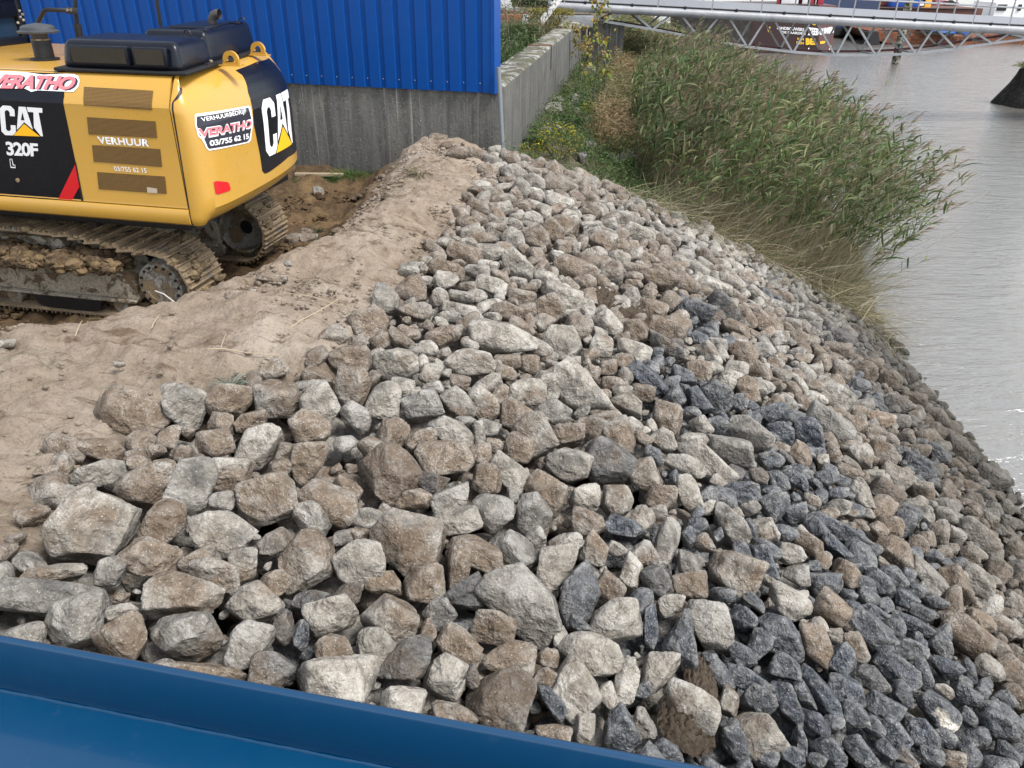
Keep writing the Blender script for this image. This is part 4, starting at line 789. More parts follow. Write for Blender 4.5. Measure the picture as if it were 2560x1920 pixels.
MB().prism([(1.6, -5), (LEN, -5), (LEN, -.06), (.02, -.06)], lambda p: fp(p[0], p[1], ZB+.012), lambda p: fp(p[0], p[1], ZT-.02)).build('side_walls', BLUE, bl)
MB().prism([(1.5, -5.2), (LEN, -5.2), (LEN, .15), (-.1, .15)], lambda p: fp(p[0], p[1], ZT), lambda p: fp(p[0], p[1], ZT+.12)).build('roof', paint('grey_roof', (.2, .2, .2), .6), bl)

# retaining wall running away along the bank
rw = empty('retaining_wall', (0, 0, 0), label='long weathered grey concrete retaining wall beside the reeds', cat='wall')
ys_ = np.arange(12.78, 28.9, .12); V = []
wz = 1.45
for y in ys_:
    xr = float(Xwall(y)); nz = .012*float(fbm(xr, y, 2, 3, 2)); e = .015*float(fbm(xr, y, 5, 2, 1))
    for (dx, z) in ((-.56, -.6), (-.56, wz-.03), (-.53, wz), (-.3, wz+nz), (-.05, wz+nz), (0+e, wz-.035+nz), (.0+e*.5, wz-.5), (0, .6), (0, -.6)): V.append((xr+dx, y, z))
n = 9; Fq = [(i*n+j, (i+1)*n+j, (i+1)*n+j+1, i*n+j+1) for i in range(len(ys_)-1) for j in range(n-1)]; mb = MB().add(V, Fq); mb.f.append(tuple(range(n))); mb.f.append(tuple(range((len(ys_)-1)*n, len(ys_)*n))[::-1])
mb.build('wall_body', CONC, rw, sharp=40)
q = 19.6; xr = float(Xwall(q)); rust = paint('rusty_steel', (.17, .07, .04), .8, .3)
MB().box((xr-.27, q, wz+.012), (.56, .05, .02)).build('joint_strip', rust, rw); MB().box((xr+.006, q, wz-.25), (.012, .03, .5)).build('expansion_joint', DRK, rw)
MB().box((xr+1.42-.2, 28.95, 1.2), (.62, .6, .8)).box((3.1, 29.4, .55), (1.2, .5, 1.7)).build('bridge_seat', CONC, rw, .03)
# grey pipe at the building's corner
GREY = paint('grey_plastic_pipe', (.17, .19, .21), .45, .25, (.2, .19, .17), 5)
p0, p1 = aty(1246, 168, 12.42), aty(1258, 400, 12.36)
MB().tube([p0, p0*.5+p1*.5, p1], .034, 16).build('drain_pipe', GREY, None, label='upright grey pipe at the corner of the blue building', cat='pipe')
# lumber strip at the foot of the wall
a, b = aty(738, 438, 12.9), aty(860, 452, 12.9); a[2] = b[2] = .06
MB().bar(a, b, .07, .05).build('timber_plank', paint('pale_wood', (.35, .27, .18), .8, .3), None, .006, label='pale timber plank lying at the foot of the concrete base', cat='plank')

# ------------------------------------------------------------------ gangway bridge
GALV = paint('weathered_galvanised_steel', (.27, .28, .295), .45, .75, (.05, .05, .048), 1.6)
BD = paint('pale_aluminium_board', (.38, .39, .42), .5, .3, (.2, .19, .19), 2)
br = empty('gangway_bridge', (0, 0, 0), label='long steel truss gangway with a thick tube and pale kick boards over the water', cat='gangway')
A0, A1 = aty(1388, 16, 28.7), None
def depth(px, py, dist): v = ray(px, py); return v*(dist/v[1])+np.array([0, 0, CAMH])
A1 = depth(2560, 77, 29.6)
TB = lambda t: A0*(1-t)+A1*t
off = np.array([-.03, 1.35, 0]); tl = np.linspace(-.0, 1.25, 60)
def tparam(px):
    """t on the tube line whose image column is px"""
    T = np.linspace(-.02, 1.3, 2000); P = proj(A0[None]*(1-T[:, None])+A1[None]*T[:, None]); return float(T[np.abs(P[:, 0]-px).argmin()])
rad = .5*(21/F)*float(proj(A0)[2])*.97
MB().tube([TB(-.01), TB(.5), TB(1.3)], rad, 22).build('main_tube', GALV, br)
MB().tube([TB(-.01)+off, TB(1.3)+off], rad, 14).build('main_tube', GALV, br)
MB().box(TB(.012)+np.array([.35, .1, -.42]), (1.4, 1.0, .34)).build('end_bearing', GALV, br, .02)
nodes = [1509, 1631, 1751, 1869, 1982, 2088, 2190, 2290, 2390, 2481, 2572, 2660]; ych = [53, 73, 96, 117, 130, 138, 138, 134, 122, 108, 96, 88]
def chord(px, py):
    t = tparam(px); c = TB(t); P = aty(px, py, c[1]); return P
Nd = [chord(a, b) for a, b in zip(nodes, ych)]
for o_, mt in ((0, GALV), (1, GALV)):
    D_ = off*o_
    m = MB()
    for p, q in zip(Nd[:-1], Nd[1:]): m.bar(p+D_, q+D_, .07, .075)
    m.build('bottom_chord', mt if o_ == 0 else paint('rusty_red_chord', (.09, .025, .03), .7, .2), br)
    for i, (px, P) in enumerate(zip(nodes, Nd)):
        for sg in (-1, 1):
            if i == 0 and sg < 0: continue
            t = tparam(px+sg*43) if sg > 0 else tparam(px-43)
            MB().bar(P+D_+np.array([sg*.02, 0, 0]), TB(t)+D_+np.array([0, 0, -rad*.9]), .055, .06).build('truss_diagonal', GALV, br)
    for p, q in zip(Nd[::2], Nd[::2]): pass
for p in Nd: MB().bar(p, p+off, .05, .05).build('cross_beam', GALV, br)
# kick boards, one per bay, and the railing posts
edges = [1410, 1515, 1643, 1778, 1900, 2016, 2128, 2232, 2333, 2427, 2518, 2610, 2700]
dk = MB()
bh = .215
m = MB(); m.prism([(0, 0), (1, 0), (1, 1), (0, 1)], lambda p: TB(p[0]*1.28)+off*p[1]*1.0+np.array([0, 0, rad+.0]), lambda p: TB(p[0]*1.28)+off*p[1]+np.array([0, 0, rad+.045])); m.build('deck', paint('dark_deck', (.05, .05, .055), .8), br)
for a, b in zip(edges[:-1], edges[1:]):
    ta, tb = tparam(a)+.001, tparam(b)-.001; up = np.array([0, -.04, rad+.06+bh/2])
    MB().bar(TB(ta)+up, TB(tb)+up, .012, bh).build('kick_board', BD, br)
    for z_ in (0, 1):
        p = TB(tparam(a))+np.array([0, -.02, rad-.02])+off*z_; MB().bar(p, p+np.array([0, 0, 1.15]), .04, .04, (1, 0, 0)).build('railing_post', GALV, br)
    c = TB(tparam((a+b)/2))+np.array([0, -.06, rad+.03]); MB().box(c, (.07, .06, .09)).build('board_clamp', DRK, br, .01)
for z_ in (0, 1):
    for h_ in (.55, 1.12): MB().tube([TB(0)+off*z_+np.array([0, 0, rad+h_]), TB(1.28)+off*z_+np.array([0, 0, rad+h_])], .02, 8).build('handrail', GALV, br)

# ------------------------------------------------------------------ in the water
pile_c = atz(2238, 160, WZ); MOSS = m_mud('algae_covered_concrete', (.34, .33, .27), (.035, .04, .018), .35, .9)
r_ = .5*19/F*float(proj(pile_c)[2]); top = aty(2262, 56, pile_c[1]-.0)
MB().lathe([(r_, -1), (r_, WZ+1.1-WZ-.0+0), (r_, .2), (r_*.98, 4.0)], (pile_c[0], pile_c[1], WZ), 20).build('mooring_pile', MOSS, None, label='tall round concrete mooring pile standing in the water behind the gangway', cat='pile')
# dark stump at the frame's edge with plants on its head
sc_ = atz(2560, 262, WZ); dpt = float(proj(sc_)[2]); k = dpt/F
mb = MB(); prof = [(88*k, -.6), (86*k, 0), (72*k, 22*k), (55*k, 48*k), (46*k, 68*k), (42*k, 82*k), (30*k, 90*k)]
R0 = np.random.default_rng(3); nseg = 26; V = []
for r0, z in prof:
    for j in range(nseg): a = 2*math.pi*j/nseg; r1 = r0*(1+.08*math.sin(3*a+1)+.05*math.sin(7*a+z)); V.append((sc_[0]+.25+r1*math.cos(a), sc_[1]+r1*math.sin(a), WZ+z))
Fq = [(i*nseg+j, i*nseg+(j+1) % nseg, (i+1)*nseg+(j+1) % nseg, (i+1)*nseg+j) for i in range(len(prof)-1) for j in range(nseg)]
mb.add(V, Fq); mb.f.append(tuple(range((len(prof)-1)*nseg, len(prof)*nseg)))
mb.build('old_mooring_stump', m_mud('tarred_wood', (.012, .011, .010), (.03, .028, .02), .3, .9), None, label='black tarred old mooring stump with plants growing on its head', cat='stump')
STUMP = (sc_[0]+.25, sc_[1], WZ+86*k, k)

# ships beyond the bridge
def txt3(name, s, tl, tr, br_, bl, m, parent, bold=.03, out=(0, -.03, 0)):
    me = text_mesh(s, bold)
    for v in me.vertices: p = quad((tl, tr, br_, bl), v.co.x, v.co.y)+np.array(out); v.co = p
    return link(name, me, m, parent)
YS = 54.6
def hull(name, pts_px, depth_, m, Yf, **k):
    """side seen towards the bank drawn at distance Yf(px), given real thickness away from it"""
    P = [aty(px, py, Yf(px)) for px, py in pts_px]; return MB().prism(list(range(len(P))), lambda i: P[i], lambda i: P[i]+np.array([.05*depth_, depth_, 0]))
BRN = paint('dark_brown_hull_paint', lin(46, 20, 18), .5, .3, (.05, .03, .03), 1.5); WPT = paint('white_hull_lettering', (.8, .8, .8), .5); YPT = paint('yellow_hull_lettering', lin(240, 190, 40), .5)
br_s = empty('cargo_barge', (0, 0, 0), label='dark brown barge bow painted with white and yellow lettering behind the gangway', cat='barge')
Yf = lambda px: YS+(0 if px < 2048 else (px-2048)*.035)
hull('h', [(1700, 12), (2048, 12), (2046, 134), (1700, 128)], 5, BRN, Yf).build('hull', BRN, br_s)
hull('h', [(2048, 12), (2092, 14), (2079, 134), (2046, 134)], 4.0, BRN, Yf).build('bow', paint('red_brown_bow', lin(74, 30, 28), .5, .3, (.05, .03, .03), 1.5), br_s)
hull('h', [(1700, 12), (1880, 12), (1880, 131), (1700, 128)], .3, BRN, lambda p: YS-.35).build('dark_side', paint('blackish_hull', lin(22, 16, 14), .6, .3), br_s)
def hl(name, s, q, m, bold=.03, o=-.02): P = [aty(px, py, Yf(px)+o) for px, py in q]; txt3(name, s, *P, m, br_s, bold, (0, -.03, 0))
hl('hull_word', 'DOOR', [(1906, 36), (1936, 38), (1936, 50), (1906, 49)], WPT)
hl('hull_word', 'LANDBOUWERS,', [(1942, 66), (2012, 70), (2012, 80), (1942, 74)], WPT)
hl('hull_word', 'DE BAARDEN', [(1954, 77), (2013, 81), (2013, 87), (1954, 83)], WPT)
hl('hull_word', 'ZEEB', [(2020, 68), (2047, 71), (2046, 88), (2019, 88)], WPT, .05)
hl('hull_word', 'OUWERS', [(2049, 71), (2086, 66), (2084, 82), (2048, 88)], WPT, .05)
hl('hull_word', 'VAN', [(1992, 94), (2009, 95), (2009, 101), (1992, 100)], YPT); hl('hull_word', 'DEN', [(1991, 103), (2009, 105), (2009, 111), (1991, 110)], YPT)
hl('hull_word', 'BEL', [(2014, 95), (2044, 97), (2044, 112), (2014, 112)], YPT, .06); hl('hull_word', 'KERMAN', [(2050, 103), (2070, 101), (2069, 108), (2050, 110)], YPT, .04)
hl('hull_word', 'GENT', [(2030, 49), (2046, 49), (2046, 63), (2030, 63)], YPT, .05); hl('hull_word', 'DER', [(2070, 52), (2088, 50), (2087, 58), (2070, 60)], YPT, .04)
hl('hull_word', 'STAALHOF', [(2020, 119), (2078, 114), (2077, 125), (2020, 129)], WPT, .05)
st_ = MB(); st_.box(aty(1862, 60, YS-.4), (.1, .1, .1)); hl('hull_word', 'V', [(1916, 66), (1926, 67), (1925, 80), (1917, 80)], YPT, .06, -.4)
bs = empty('blue_ship', (0, 0, 0), label='dark blue ship bow moored beside the brown lettered barge', cat='ship')
NAVY = paint('navy_hull', lin(18, 38, 72), .45, .2, (.05, .05, .06), 1)
Yg = lambda px: 67+(px-2090)*.01
hull('h', [(2060, -20), (2200, -10), (2196, 60), (2180, 82), (2150, 78), (2100, 70), (2060, 66)], 6, NAVY, Yg).build('hull', NAVY, bs)
hull('h', [(2055, 64), (2100, 69), (2182, 81), (2186, 96), (2120, 90), (2055, 84)], 6, NAVY, lambda p: Yg(p)+.02).build('boot_top', paint('black_boot_top', (.01, .011, .013), .5), bs)
MB().box(aty(2142, 66, Yg(2142)-.02), (.5, .04, .25)).build('hull_plate', paint('mauve_plate', lin(120, 110, 140), .5), bs)
rb = empty('rusty_barge', (0, 0, 0), label='rusty orange flat barge lying low in the water with timber on deck', cat='barge')
RUST = m_mud('rusty_deck', (.22, .08, .038), (.08, .032, .02), .30, .8); Yr = lambda px: 62+(px-2180)*.004
hull('h', [(2170, 76), (2330, 88), (2420, 92), (2500, 90), (2700, 84), (2700, 104), (2500, 114), (2420, 112), (2300, 112), (2215, 108), (2190, 98)], 5.5, RUST, Yr).build('hull', RUST, rb)
MB().prism([(2168, 80), (2196, 78), (2200, 112), (2176, 110)], lambda p: aty(p[0], p[1], 61.6), lambda p: aty(p[0], p[1], 61.6)+np.array([0, 1.2, 0])).build('bow_fender', DRK, rb)
hull('h', [(2215, 52), (2440, 64), (2440, 88), (2215, 74)], 3, RUST, lambda p: 69).build('bulkhead', paint('red_brown_bulkhead', lin(96, 50, 36), .7, .35), rb)
hull('h', [(2440, 66), (2700, 68), (2700, 92), (2440, 88)], 2.5, RUST, lambda p: 67).build('bulwark', paint('red_bulwark', lin(100, 44, 28), .7, .4), rb)
R0 = np.random.default_rng(12)
for i in range(16):
    px = 2190+R0.uniform(0, 300); py = 72+(px-2190)*.06+R0.uniform(-2, 6); P = aty(px, py, 62.6+R0.uniform(0, 2.5)); a = R0.uniform(-.5, .5)
    MB().bar(P, P+np.array([math.cos(a), .5*math.sin(a), R0.uniform(-.05, .1)])*R0.uniform(1.0, 2.8), .16, .14).build('deck_timber', random.choice([RUST, paint('old_timber%d' % i, (.28, .20, .13), .8, .3), DRK]), rb)
tb = empty('covered_dinghy', (0, 0, 0), label='small boat under a bright blue tarpaulin on the rusty barge', cat='dinghy')
TARP = paint('blue_tarpaulin', lin(30, 88, 160), .5, .15, (.2, .3, .4), 6, bump=.5); c0 = aty(2350, 76, 62.7)
V = []; n1, n2 = 15, 9; k4 = float(proj(c0)[2])/F
for i in range(n1):
    s = i/(n1-1); px = 2303+s*86; wdt = math.sin(math.pi*min(1, s*.9+.1))**.6; yb = 71+s*9-(1-s)**2*3
    for j in range(n2): a = math.pi*j/(n2-1); P = aty(px, yb+4, 62.7); V.append((P[0], P[1]-math.cos(a)*.95*wdt, P[2]+(math.sin(a)**.6*(.24+.14*wdt)+.05*math.sin(i*1.7+j))))
Fq = [(i*n2+j, i*n2+j+1, (i+1)*n2+j+1, (i+1)*n2+j) for i in range(n1-1) for j in range(n2-1)]; MB().add(V, Fq).build('tarpaulin', TARP, tb)
hull('h', [(2304, 75), (2388, 84), (2382, 91), (2330, 87)], 1.3, DRK, lambda p: 61.9).build('boat_hull', DRK, tb)
MB().box(aty(2406, 80, 62.3), (.6, .7, .32)).build('blue_crate', TARP, None, .05, label='small blue covered crate behind the covered dinghy', cat='crate')
# things seen just over the kick boards
def farbox(name, px0, py0, px1, py1, Y, d, m, parent=None, **k):
    Y += 18; a, b = aty(px0, py0, Y), aty(px1, py1, Y); return MB().box(((a[0]+b[0])/2, Y+d/2, (a[2]+b[2])/2), (abs(b[0]-a[0]), d, abs(a[2]-b[2])), None).build(name, m, parent, .02, **k)
cn = empty('blue_container', (0, 0, 0), label='bright blue steel deck container above the gangway boards', cat='container')
farbox('container_box', 2236, -22, 2311, 18, 56, 3, paint('container_blue', lin(10, 75, 165), .4, .15), cn); farbox('container_end', 2311.5, -18, 2326, 19, 56, 3, paint('container_yellow', lin(245, 185, 75), .4, .1), cn)
farbox('container_plate', 2300, 9, 2309, 15, 55.93, .05, WPT, cn)
farbox('deckhouse', 2190, -20, 2216, 16, 58, 3, paint('deckhouse_blue', lin(40, 100, 180), .5, .1), None, label='small blue deckhouse next to a rust red post', cat='deckhouse')
farbox('funnel', 2217, -40, 2229, 14, 57, .8, paint('rust_red_post', lin(150, 70, 40), .7, .3), None, label='rust red steel post between two blue boxes', cat='post')
farbox('wheelhouse', 2124, -30, 2188, 10, 51, 1, paint('dark_stacked_tyres', (.02, .02, .03), .7, .3), None, label='dark wheelhouse side behind the gangway railing', cat='wheelhouse')
wb = empty('work_barge', (0, 0, 0), label='red-brown work barge hull under the container, behind the low rusty barge', cat='barge')
farbox('hull', 2186, 18.5, 2440, 90, 55.2, 9, paint('work_barge_hull', lin(80, 42, 32), .7, .4), wb); farbox('deck_edge', 2184, 19, 2442, 24, 55.1, 9.2, DRK, wb)
mr = empty('maroon_boat', (0, 0, 0), label='small maroon boat with a raised bow beyond the gangway', cat='boat')
MAR = paint('maroon_paint', lin(120, 28, 42), .4, .15); Ym = lambda p: 78
hull('h', [(2322, 20), (2336, 19), (2362, 1), (2396, 6), (2400, 12), (2376, 20), (2340, 26)], 3, MAR, Ym).build('hull', MAR, mr)
hull('h', [(2326, -4), (2340, 2), (2340, 18), (2324, 19)], 2, MAR, lambda p: 79).build('wheelhouse', paint('dark_maroon', lin(80, 25, 32), .5, .2), mr)
MB().lathe([(.24, -.1), (.42, -.1), (.42, .1), (.24, .1)], aty(2374, 13, 77.7), 20, Matrix.Rotation(1.57, 3, 'X')).build('tyre_fender', DRK, mr)
wc = empty('white_cabin', (0, 0, 0), label='white boat cabin with dark window gaps beyond the gangway end', cat='cabin')
farbox('cabin_wall', 2492, 6, 2700, 86, 62, 4, paint('white_cabin_paint', (.75, .75, .74), .5, .1), wc)
for a in (2496, 2503, 2511, 2548): farbox('cabin_window', a, 11, a+4, 27, 61.9, .08, DRK, wc)
rd = empty('red_white_barrier', (0, 0, 0), label='row of red and white panels just above the gangway boards', cat='barrier')
for a, b, c_ in ((1948, 1953, 1), (1954, 2000, 0), (2001, 2005, 1), (2006, 2022, 0), (2024, 2038, 1), (2040, 2044, 0), (2046, 2058, 1)): farbox('barrier_panel', a, -30, b, 13, 38.2, .15, paint('panel_red' if c_ else 'panel_white', lin(160, 40, 60) if c_ else (.75, .75, .75), .5), rd)

# ------------------------------------------------------------------ behind the wall: car, beams
car = empty('parked_car', (0, 0, 0), label='dark parked car with silver alloy wheels behind the blue building corner', cat='car')
cy_ = 33.0; wc0 = aty(1263, 11, cy_); kk = cy_/F*1.12; wr = 12.5*kk*1.05
CARP = paint('black_car_paint', (.006, .006, .008), .15, .05, coat=.6); G0 = wc0[2]-wr*1.12
prof = [(-.9, .22), (-.92, .55), (-.75, .78), (-.1, .9), (.5, 1.35), (1.5, 1.45), (2.6, 1.3), (3.2, .95), (3.55, .85), (3.6, .25)]
MB().prism(prof, lambda p: (wc0[0]-.0-p[0]*.82, cy_-.02, G0+p[1]*.85), lambda p: (wc0[0]-p[0]*.82, cy_+1.5, G0+p[1]*.85)).build('body', CARP, car, .05, 3)
MB().prism([(.15, .92), (.6, 1.27), (1.45, 1.36), (1.45, .93)], lambda p: (wc0[0]-p[0]*.82, cy_-.035, G0+p[1]*.85), lambda p: (wc0[0]-p[0]*.82, cy_-.03, G0+p[1]*.85)).build('side_window', GLASS, car)
R9 = Matrix.Rotation(1.5708, 3, 'X')
for dx in (0, -2.15):
    wl = MB().lathe([(wr*.55, -.1), (wr*1.22, -.1), (wr*1.25, 0), (wr*1.22, .1), (wr*.98, .11), (wr*.96, .02), (.0, .02)], (wc0[0]+dx, cy_+.05, wc0[2]), 30, R9).build('wheel', paint('tyre_black', (.008, .008, .008), .8), car)
    m = MB(); m.lathe([(wr*.88, .1), (wr*.98, .1), (wr*.98, .12), (wr*.88, .12)], (wc0[0]+dx, cy_+.05, wc0[2]), 30, R9)
    for i in range(5):
        for g in (-.13, .13): a = 2*math.pi*i/5+.3; m.bar((wc0[0]+dx+.08*wr*math.cos(a), cy_-.055, wc0[2]+.08*wr*math.sin(a)), (wc0[0]+dx+wr*.93*math.cos(a+g), cy_-.06, wc0[2]+wr*.93*math.sin(a+g)), .02, wr*.13, (0, 1, 0))
    m.build('rim', paint('alloy_rim', (.75, .75, .76), .3), wl)
WPB = m_mud('peeling_white_paint', (.66, .65, .62), (.06, .055, .045), .25, .8)
a, b = aty(1351, 58, 24.3), aty(1400, -6, 24.8); MB().bar(a, b, .10, .15).build('leaning_beam', WPB, None, .006, label='speckled white beam leaning up behind the retaining wall', cat='beam')
for i, (q0, q1, Y, wd_, m, lab) in enumerate((((1236, 17), (1300, 23), 29, .10, WPB, 'white steel rail under the parked car'), ((1236, 25), (1345, 36), 27.5, .06, rust, 'thin rusty rail above the orange steel block'),
    ((1236, 43), (1302, 44), 24, .16, paint('orange_rust', (.25, .095, .04), .85, .3), 'orange rusty steel block behind the wall'), ((1262, 54), (1348, 66), 22.5, .05, rust, 'dark rusty rail lowest behind the wall'), ((1300, 6), (1396, 14), 31, .22, DRK, 'dark steel girder behind the leaning beam'), ((1268, 36), (1340, 50), 25.5, .05, DRK, 'dark thin rail beside the white square post'))):
    MB().bar(aty(*q0, Y), aty(*q1, Y), wd_, wd_).build('steel_beam', m, None, .004, label=lab, cat='beam', group='steel scrap behind the wall')
for px, py, h_, w_ in ((1313, 47, .42, .16), (1239, 40, .5, .1)):
    P = aty(px, py, 24.0); MB().box((P[0], P[1], P[2]-.1), (w_, .12, h_)).build('square_post', WPB, None, .008, label='white square post stub behind the wall' if px > 1300 else 'white square post stub at the building edge', cat='post')

# ------------------------------------------------------------------ the blue steel edge we look over
BST = paint('glossy_blue_ship_paint', (.0, .036, .095, 1), .22, .05, (.10, .16, .25), 2, bump=.04, coat=.25)
hz = CAMH-1.4; pa, pb = atz(0, 1600, hz), atz(1700, 1920, hz); d_ = (pb-pa); d_[2] = 0; L0 = np.linalg.norm(d_); d_ /= L0; nn_ = np.array([-d_[1], d_[0], 0]); nn_ = nn_ if nn_[1] > 0 else -nn_
cr = atz(500, 1831, hz-.2); 
# height of the ledge so that the crease falls straight below the top edge
best = min(np.linspace(.03, .5, 200), key=lambda h: abs((atz(500, 1826, hz-h)-pa)@nn_)); HL = float(best)
gu = empty('boat_gunwale', tuple(pa), label='glossy blue painted steel edge of the boat in the near corner', cat='boat edge')
o0 = pa-d_*1.2-np.array(pa); e0 = o0; e1 = d_*(L0+1.2)
def gp(s, o, z): return tuple(d_*s+nn_*o+np.array([0, 0, z]))
prof = [(-.0, -HL), (-.0, -.010), (.004, -.003), (.010, 0), (.016, -.003), (.020, -.010), (.020, -HL-.05)]
MB().prism(prof[::-1], lambda p: gp(-1.5, p[0], p[1]), lambda p: gp(L0+1.8, p[0], p[1])).build('upright_plate', BST, gu, sharp=50)
MB().prism([(-1.1, -HL-.02), (-1.1, -HL), (-.001, -HL), (-.001, -HL-.02)], lambda p: gp(-1.5, p[0], p[1]), lambda p: gp(L0+1.8, p[0], p[1])).build('ledge', BST, gu)
wp = [gp(s, -.001+.0006*math.sin(s*37), -HL+.001) for s in np.arange(-1.4, L0+1.7, .015)]
MB().tube(wp, [.0042+.0006*math.sin(i*1.9) for i in range(len(wp))], 8).build('weld_bead', BST, gu)
print('HL', HL)

# ------------------------------------------------------------------ vegetation
class Veg:
    def __init__(s): s.V = []; s.F = []; s.Cc = []; s.n = 0
    def rib(s, P, D, L, W, col, droop=.3, K=4, wind=(0, 0, 0), leaf=True, rng=RNG, tw=None):
        """ribbons: from P along D, length L, width W, bending down by droop and along wind"""
        P = np.asarray(P, float); n = len(P); D = np.asarray(D, float)+np.zeros((n, 3)); D = D/np.linalg.norm(D, axis=1)[:, None]
        L = np.broadcast_to(L, (n,)); W = np.broadcast_to(W, (n,)); droop = np.broadcast_to(droop, (n,)); col = np.broadcast_to(col, (n, 3)); wind = np.broadcast_to(wind, (n, 3))
        a = rng.uniform(0, 6.283, n) if tw is None else tw
        hv = np.stack([np.cos(a), np.sin(a), rng.uniform(-.3, .3, n)], -1); side = hv-(hv*D).sum(1)[:, None]*D; side /= np.linalg.norm(side, axis=1)[:, None]+1e-9
        ss = np.linspace(0, 1, K+1); out = []
        for t in ss:
            c = P+D*(L*t)[:, None]+(wind-np.array([0, 0, 1.0])*droop[:, None])*(L*t*t)[:, None]
            wd = W*((np.sin(math.pi*min(1, t*.86+.14))**.8) if leaf else (1-.6*t))*.5
            if leaf and t == 1: wd = W*.04
            out += [c-side*wd[:, None], c+side*wd[:, None]]
        V = np.stack(out, 1).reshape(-1, 3); m = 2*(K+1)
        q = np.array([[2*i, 2*i+1, 2*i+3, 2*i+2] for i in range(K)]); Fq = (np.arange(n)[:, None, None]*m+q[None]).reshape(-1, 4)+s.n
        s.V.append(V); s.F.append(Fq); s.Cc.append(np.repeat(col, m, 0)); s.n += len(V)
        return P+D*L[:, None]+(wind-np.array([0, 0, 1.0])*droop[:, None])*L[:, None]
    def curve(s, P, D, L, wind, droop, t):
        return P+D*(L*t)[:, None]+(wind-np.array([0, 0, 1.0])*np.broadcast_to(droop, L.shape)[:, None])*(L*t*t)[:, None]
    def build(s, name, parent=None, m=None, **k):
        me = npmesh(name, np.concatenate(s.V), np.concatenate(s.F), False, {'Col': np.concatenate(s.Cc)}); return link(name, me, m or VEG, parent, **k)
def unit(v): return v/(np.linalg.norm(v, axis=-1, keepdims=True)+1e-9)
def cmix(rng, n, *cols, j=.25):
    i = rng.integers(0, len(cols), n); c = np.array(cols)[i]; return c*rng.uniform(1-j, 1+j, (n, 1))
def scatter(rng, n, x0, x1, y0, y1, ok):
    X = rng.uniform(x0, x1, n*6); Y = rng.uniform(y0, y1, n*6); m = ok(X, Y); X, Y = X[m][:n], Y[m][:n]; return np.stack([X, Y, zfun(X, Y)], -1)

g = np.random.default_rng(31)
# reeds
def Xl(Y): return np.interp(Y, [11, 14, 17, 20, 27, 34], [2.7, 2.25, 2.3, 2.75, 3.95, 5.8])
def reedmask(X, Y): 
    return (X > Xl(Y)+.35*vnoise(X, Y, .9, 2)) & (X < Xwater(Y)-.12-.35*sstep(14.5, 12.5, Y)) & (Y > Yb(X)+.65+.5*vnoise(X, Y, .8, 1))
v = Veg()
B = scatter(g, 3500, 2, 9, 11, 27.5, reedmask); B[:, 2] -= .03; n = len(B)
edge = np.clip(1-(Xwater(B[:, 1])-B[:, 0])/2.0, 0, 1); left = np.clip(1-(B[:, 0]-Xl(B[:, 1]))/1.2, 0, 1)
H = g.uniform(1.6, 2.4, n)*(1-.42*left)*(1-.22*sstep(17, 24, B[:, 1]))*(1+.05*edge)*np.clip(.8+.25*(B[:, 1]-Yb(B[:, 0]))/2, .8, 1.1)*(1+.42*vnoise(B[:, 0], B[:, 1], 1.4, 4)); CL = (1+.8*vnoise(B[:, 0], B[:, 1], 1.1, 5))[:, None]
lean = np.stack([.06+.27*edge**1.3+g.normal(0, .09, n), -.03+g.normal(0, .10, n)-.22*edge, np.ones(n)], -1); D = unit(lean)
wind = np.stack([.08+.27*edge*g.uniform(.3, 1, n), g.normal(0, .05, n)-.05, np.zeros(n)], -1); dr = .03+.32*edge**2*g.uniform(.4, 1, n)
straw = ((.36, .30, .17), (.30, .26, .13), (.22, .21, .10), (.42, .37, .25))
v.rib(B, D, H, .011, cmix(g, n, *straw), dr, 6, wind, False, g); v.rib(B, D, H, .011, cmix(g, n, *straw), dr, 6, wind, False, g, tw=g.uniform(0, 6, n))
greens = ((.080, .145, .04), (.11, .18, .055), (.06, .115, .04), (.20, .245, .095), (.17, .21, .09), (.28, .26, .13), (.20, .23, .09))
for k in range(9):
    t = g.uniform(.42, .98, n); m = g.random(n) < .92; P = (B+D*(H*t)[:, None]+(wind-np.array([0, 0, 1.])*dr[:, None])*(H*t*t)[:, None])[m]; nm = len(P)
    a = g.uniform(0, 6.283, nm); bias = np.array([.55, -.15, 0]); hd = np.stack([np.cos(a), np.sin(a), np.zeros(nm)], -1)+bias
    d = unit(hd*g.uniform(.5, 1.0, (nm, 1))+np.array([0, 0, 1.0])*g.uniform(.6, 1.7, (nm, 1)))
    c = cmix(g, nm, *greens)*CL[m]; dead = (t[m] < .45)[:, None]*(g.random((nm, 1)) < .6); c = np.where(dead, cmix(g, nm, *straw), c)
    v.rib(P, d, g.uniform(.20, .40, nm), g.uniform(.018, .040, nm), c, g.uniform(.2, .75, nm), 4, (.10, -.02, 0), True, g)
tip = B+D*H[:, None]+(wind-np.array([0, 0, 1.])*dr[:, None])*H[:, None]; td = unit(D+2*(wind-np.array([0, 0, 1.])*dr[:, None]))
pl = (g.random(n) < .38) & (H > 1.2); T_, d_ = tip[pl], td[pl]
for k in range(16):
    f = g.uniform(0, .20, len(T_)); a = g.uniform(0, 6.283, len(T_)); sp = np.stack([np.cos(a), np.sin(a), .4+0*a], -1)*.38
    v.rib(T_-d_*(.14-f)[:, None], unit(d_+sp+np.array([.25, 0, -.05])), g.uniform(.09, .17, len(T_)), g.uniform(.008, .015, len(T_)), cmix(g, len(T_), (.30, .21, .135), (.36, .27, .18), (.24, .17, .11), (.42, .33, .23)), .35, 2, (.2, 0, 0), True, g)
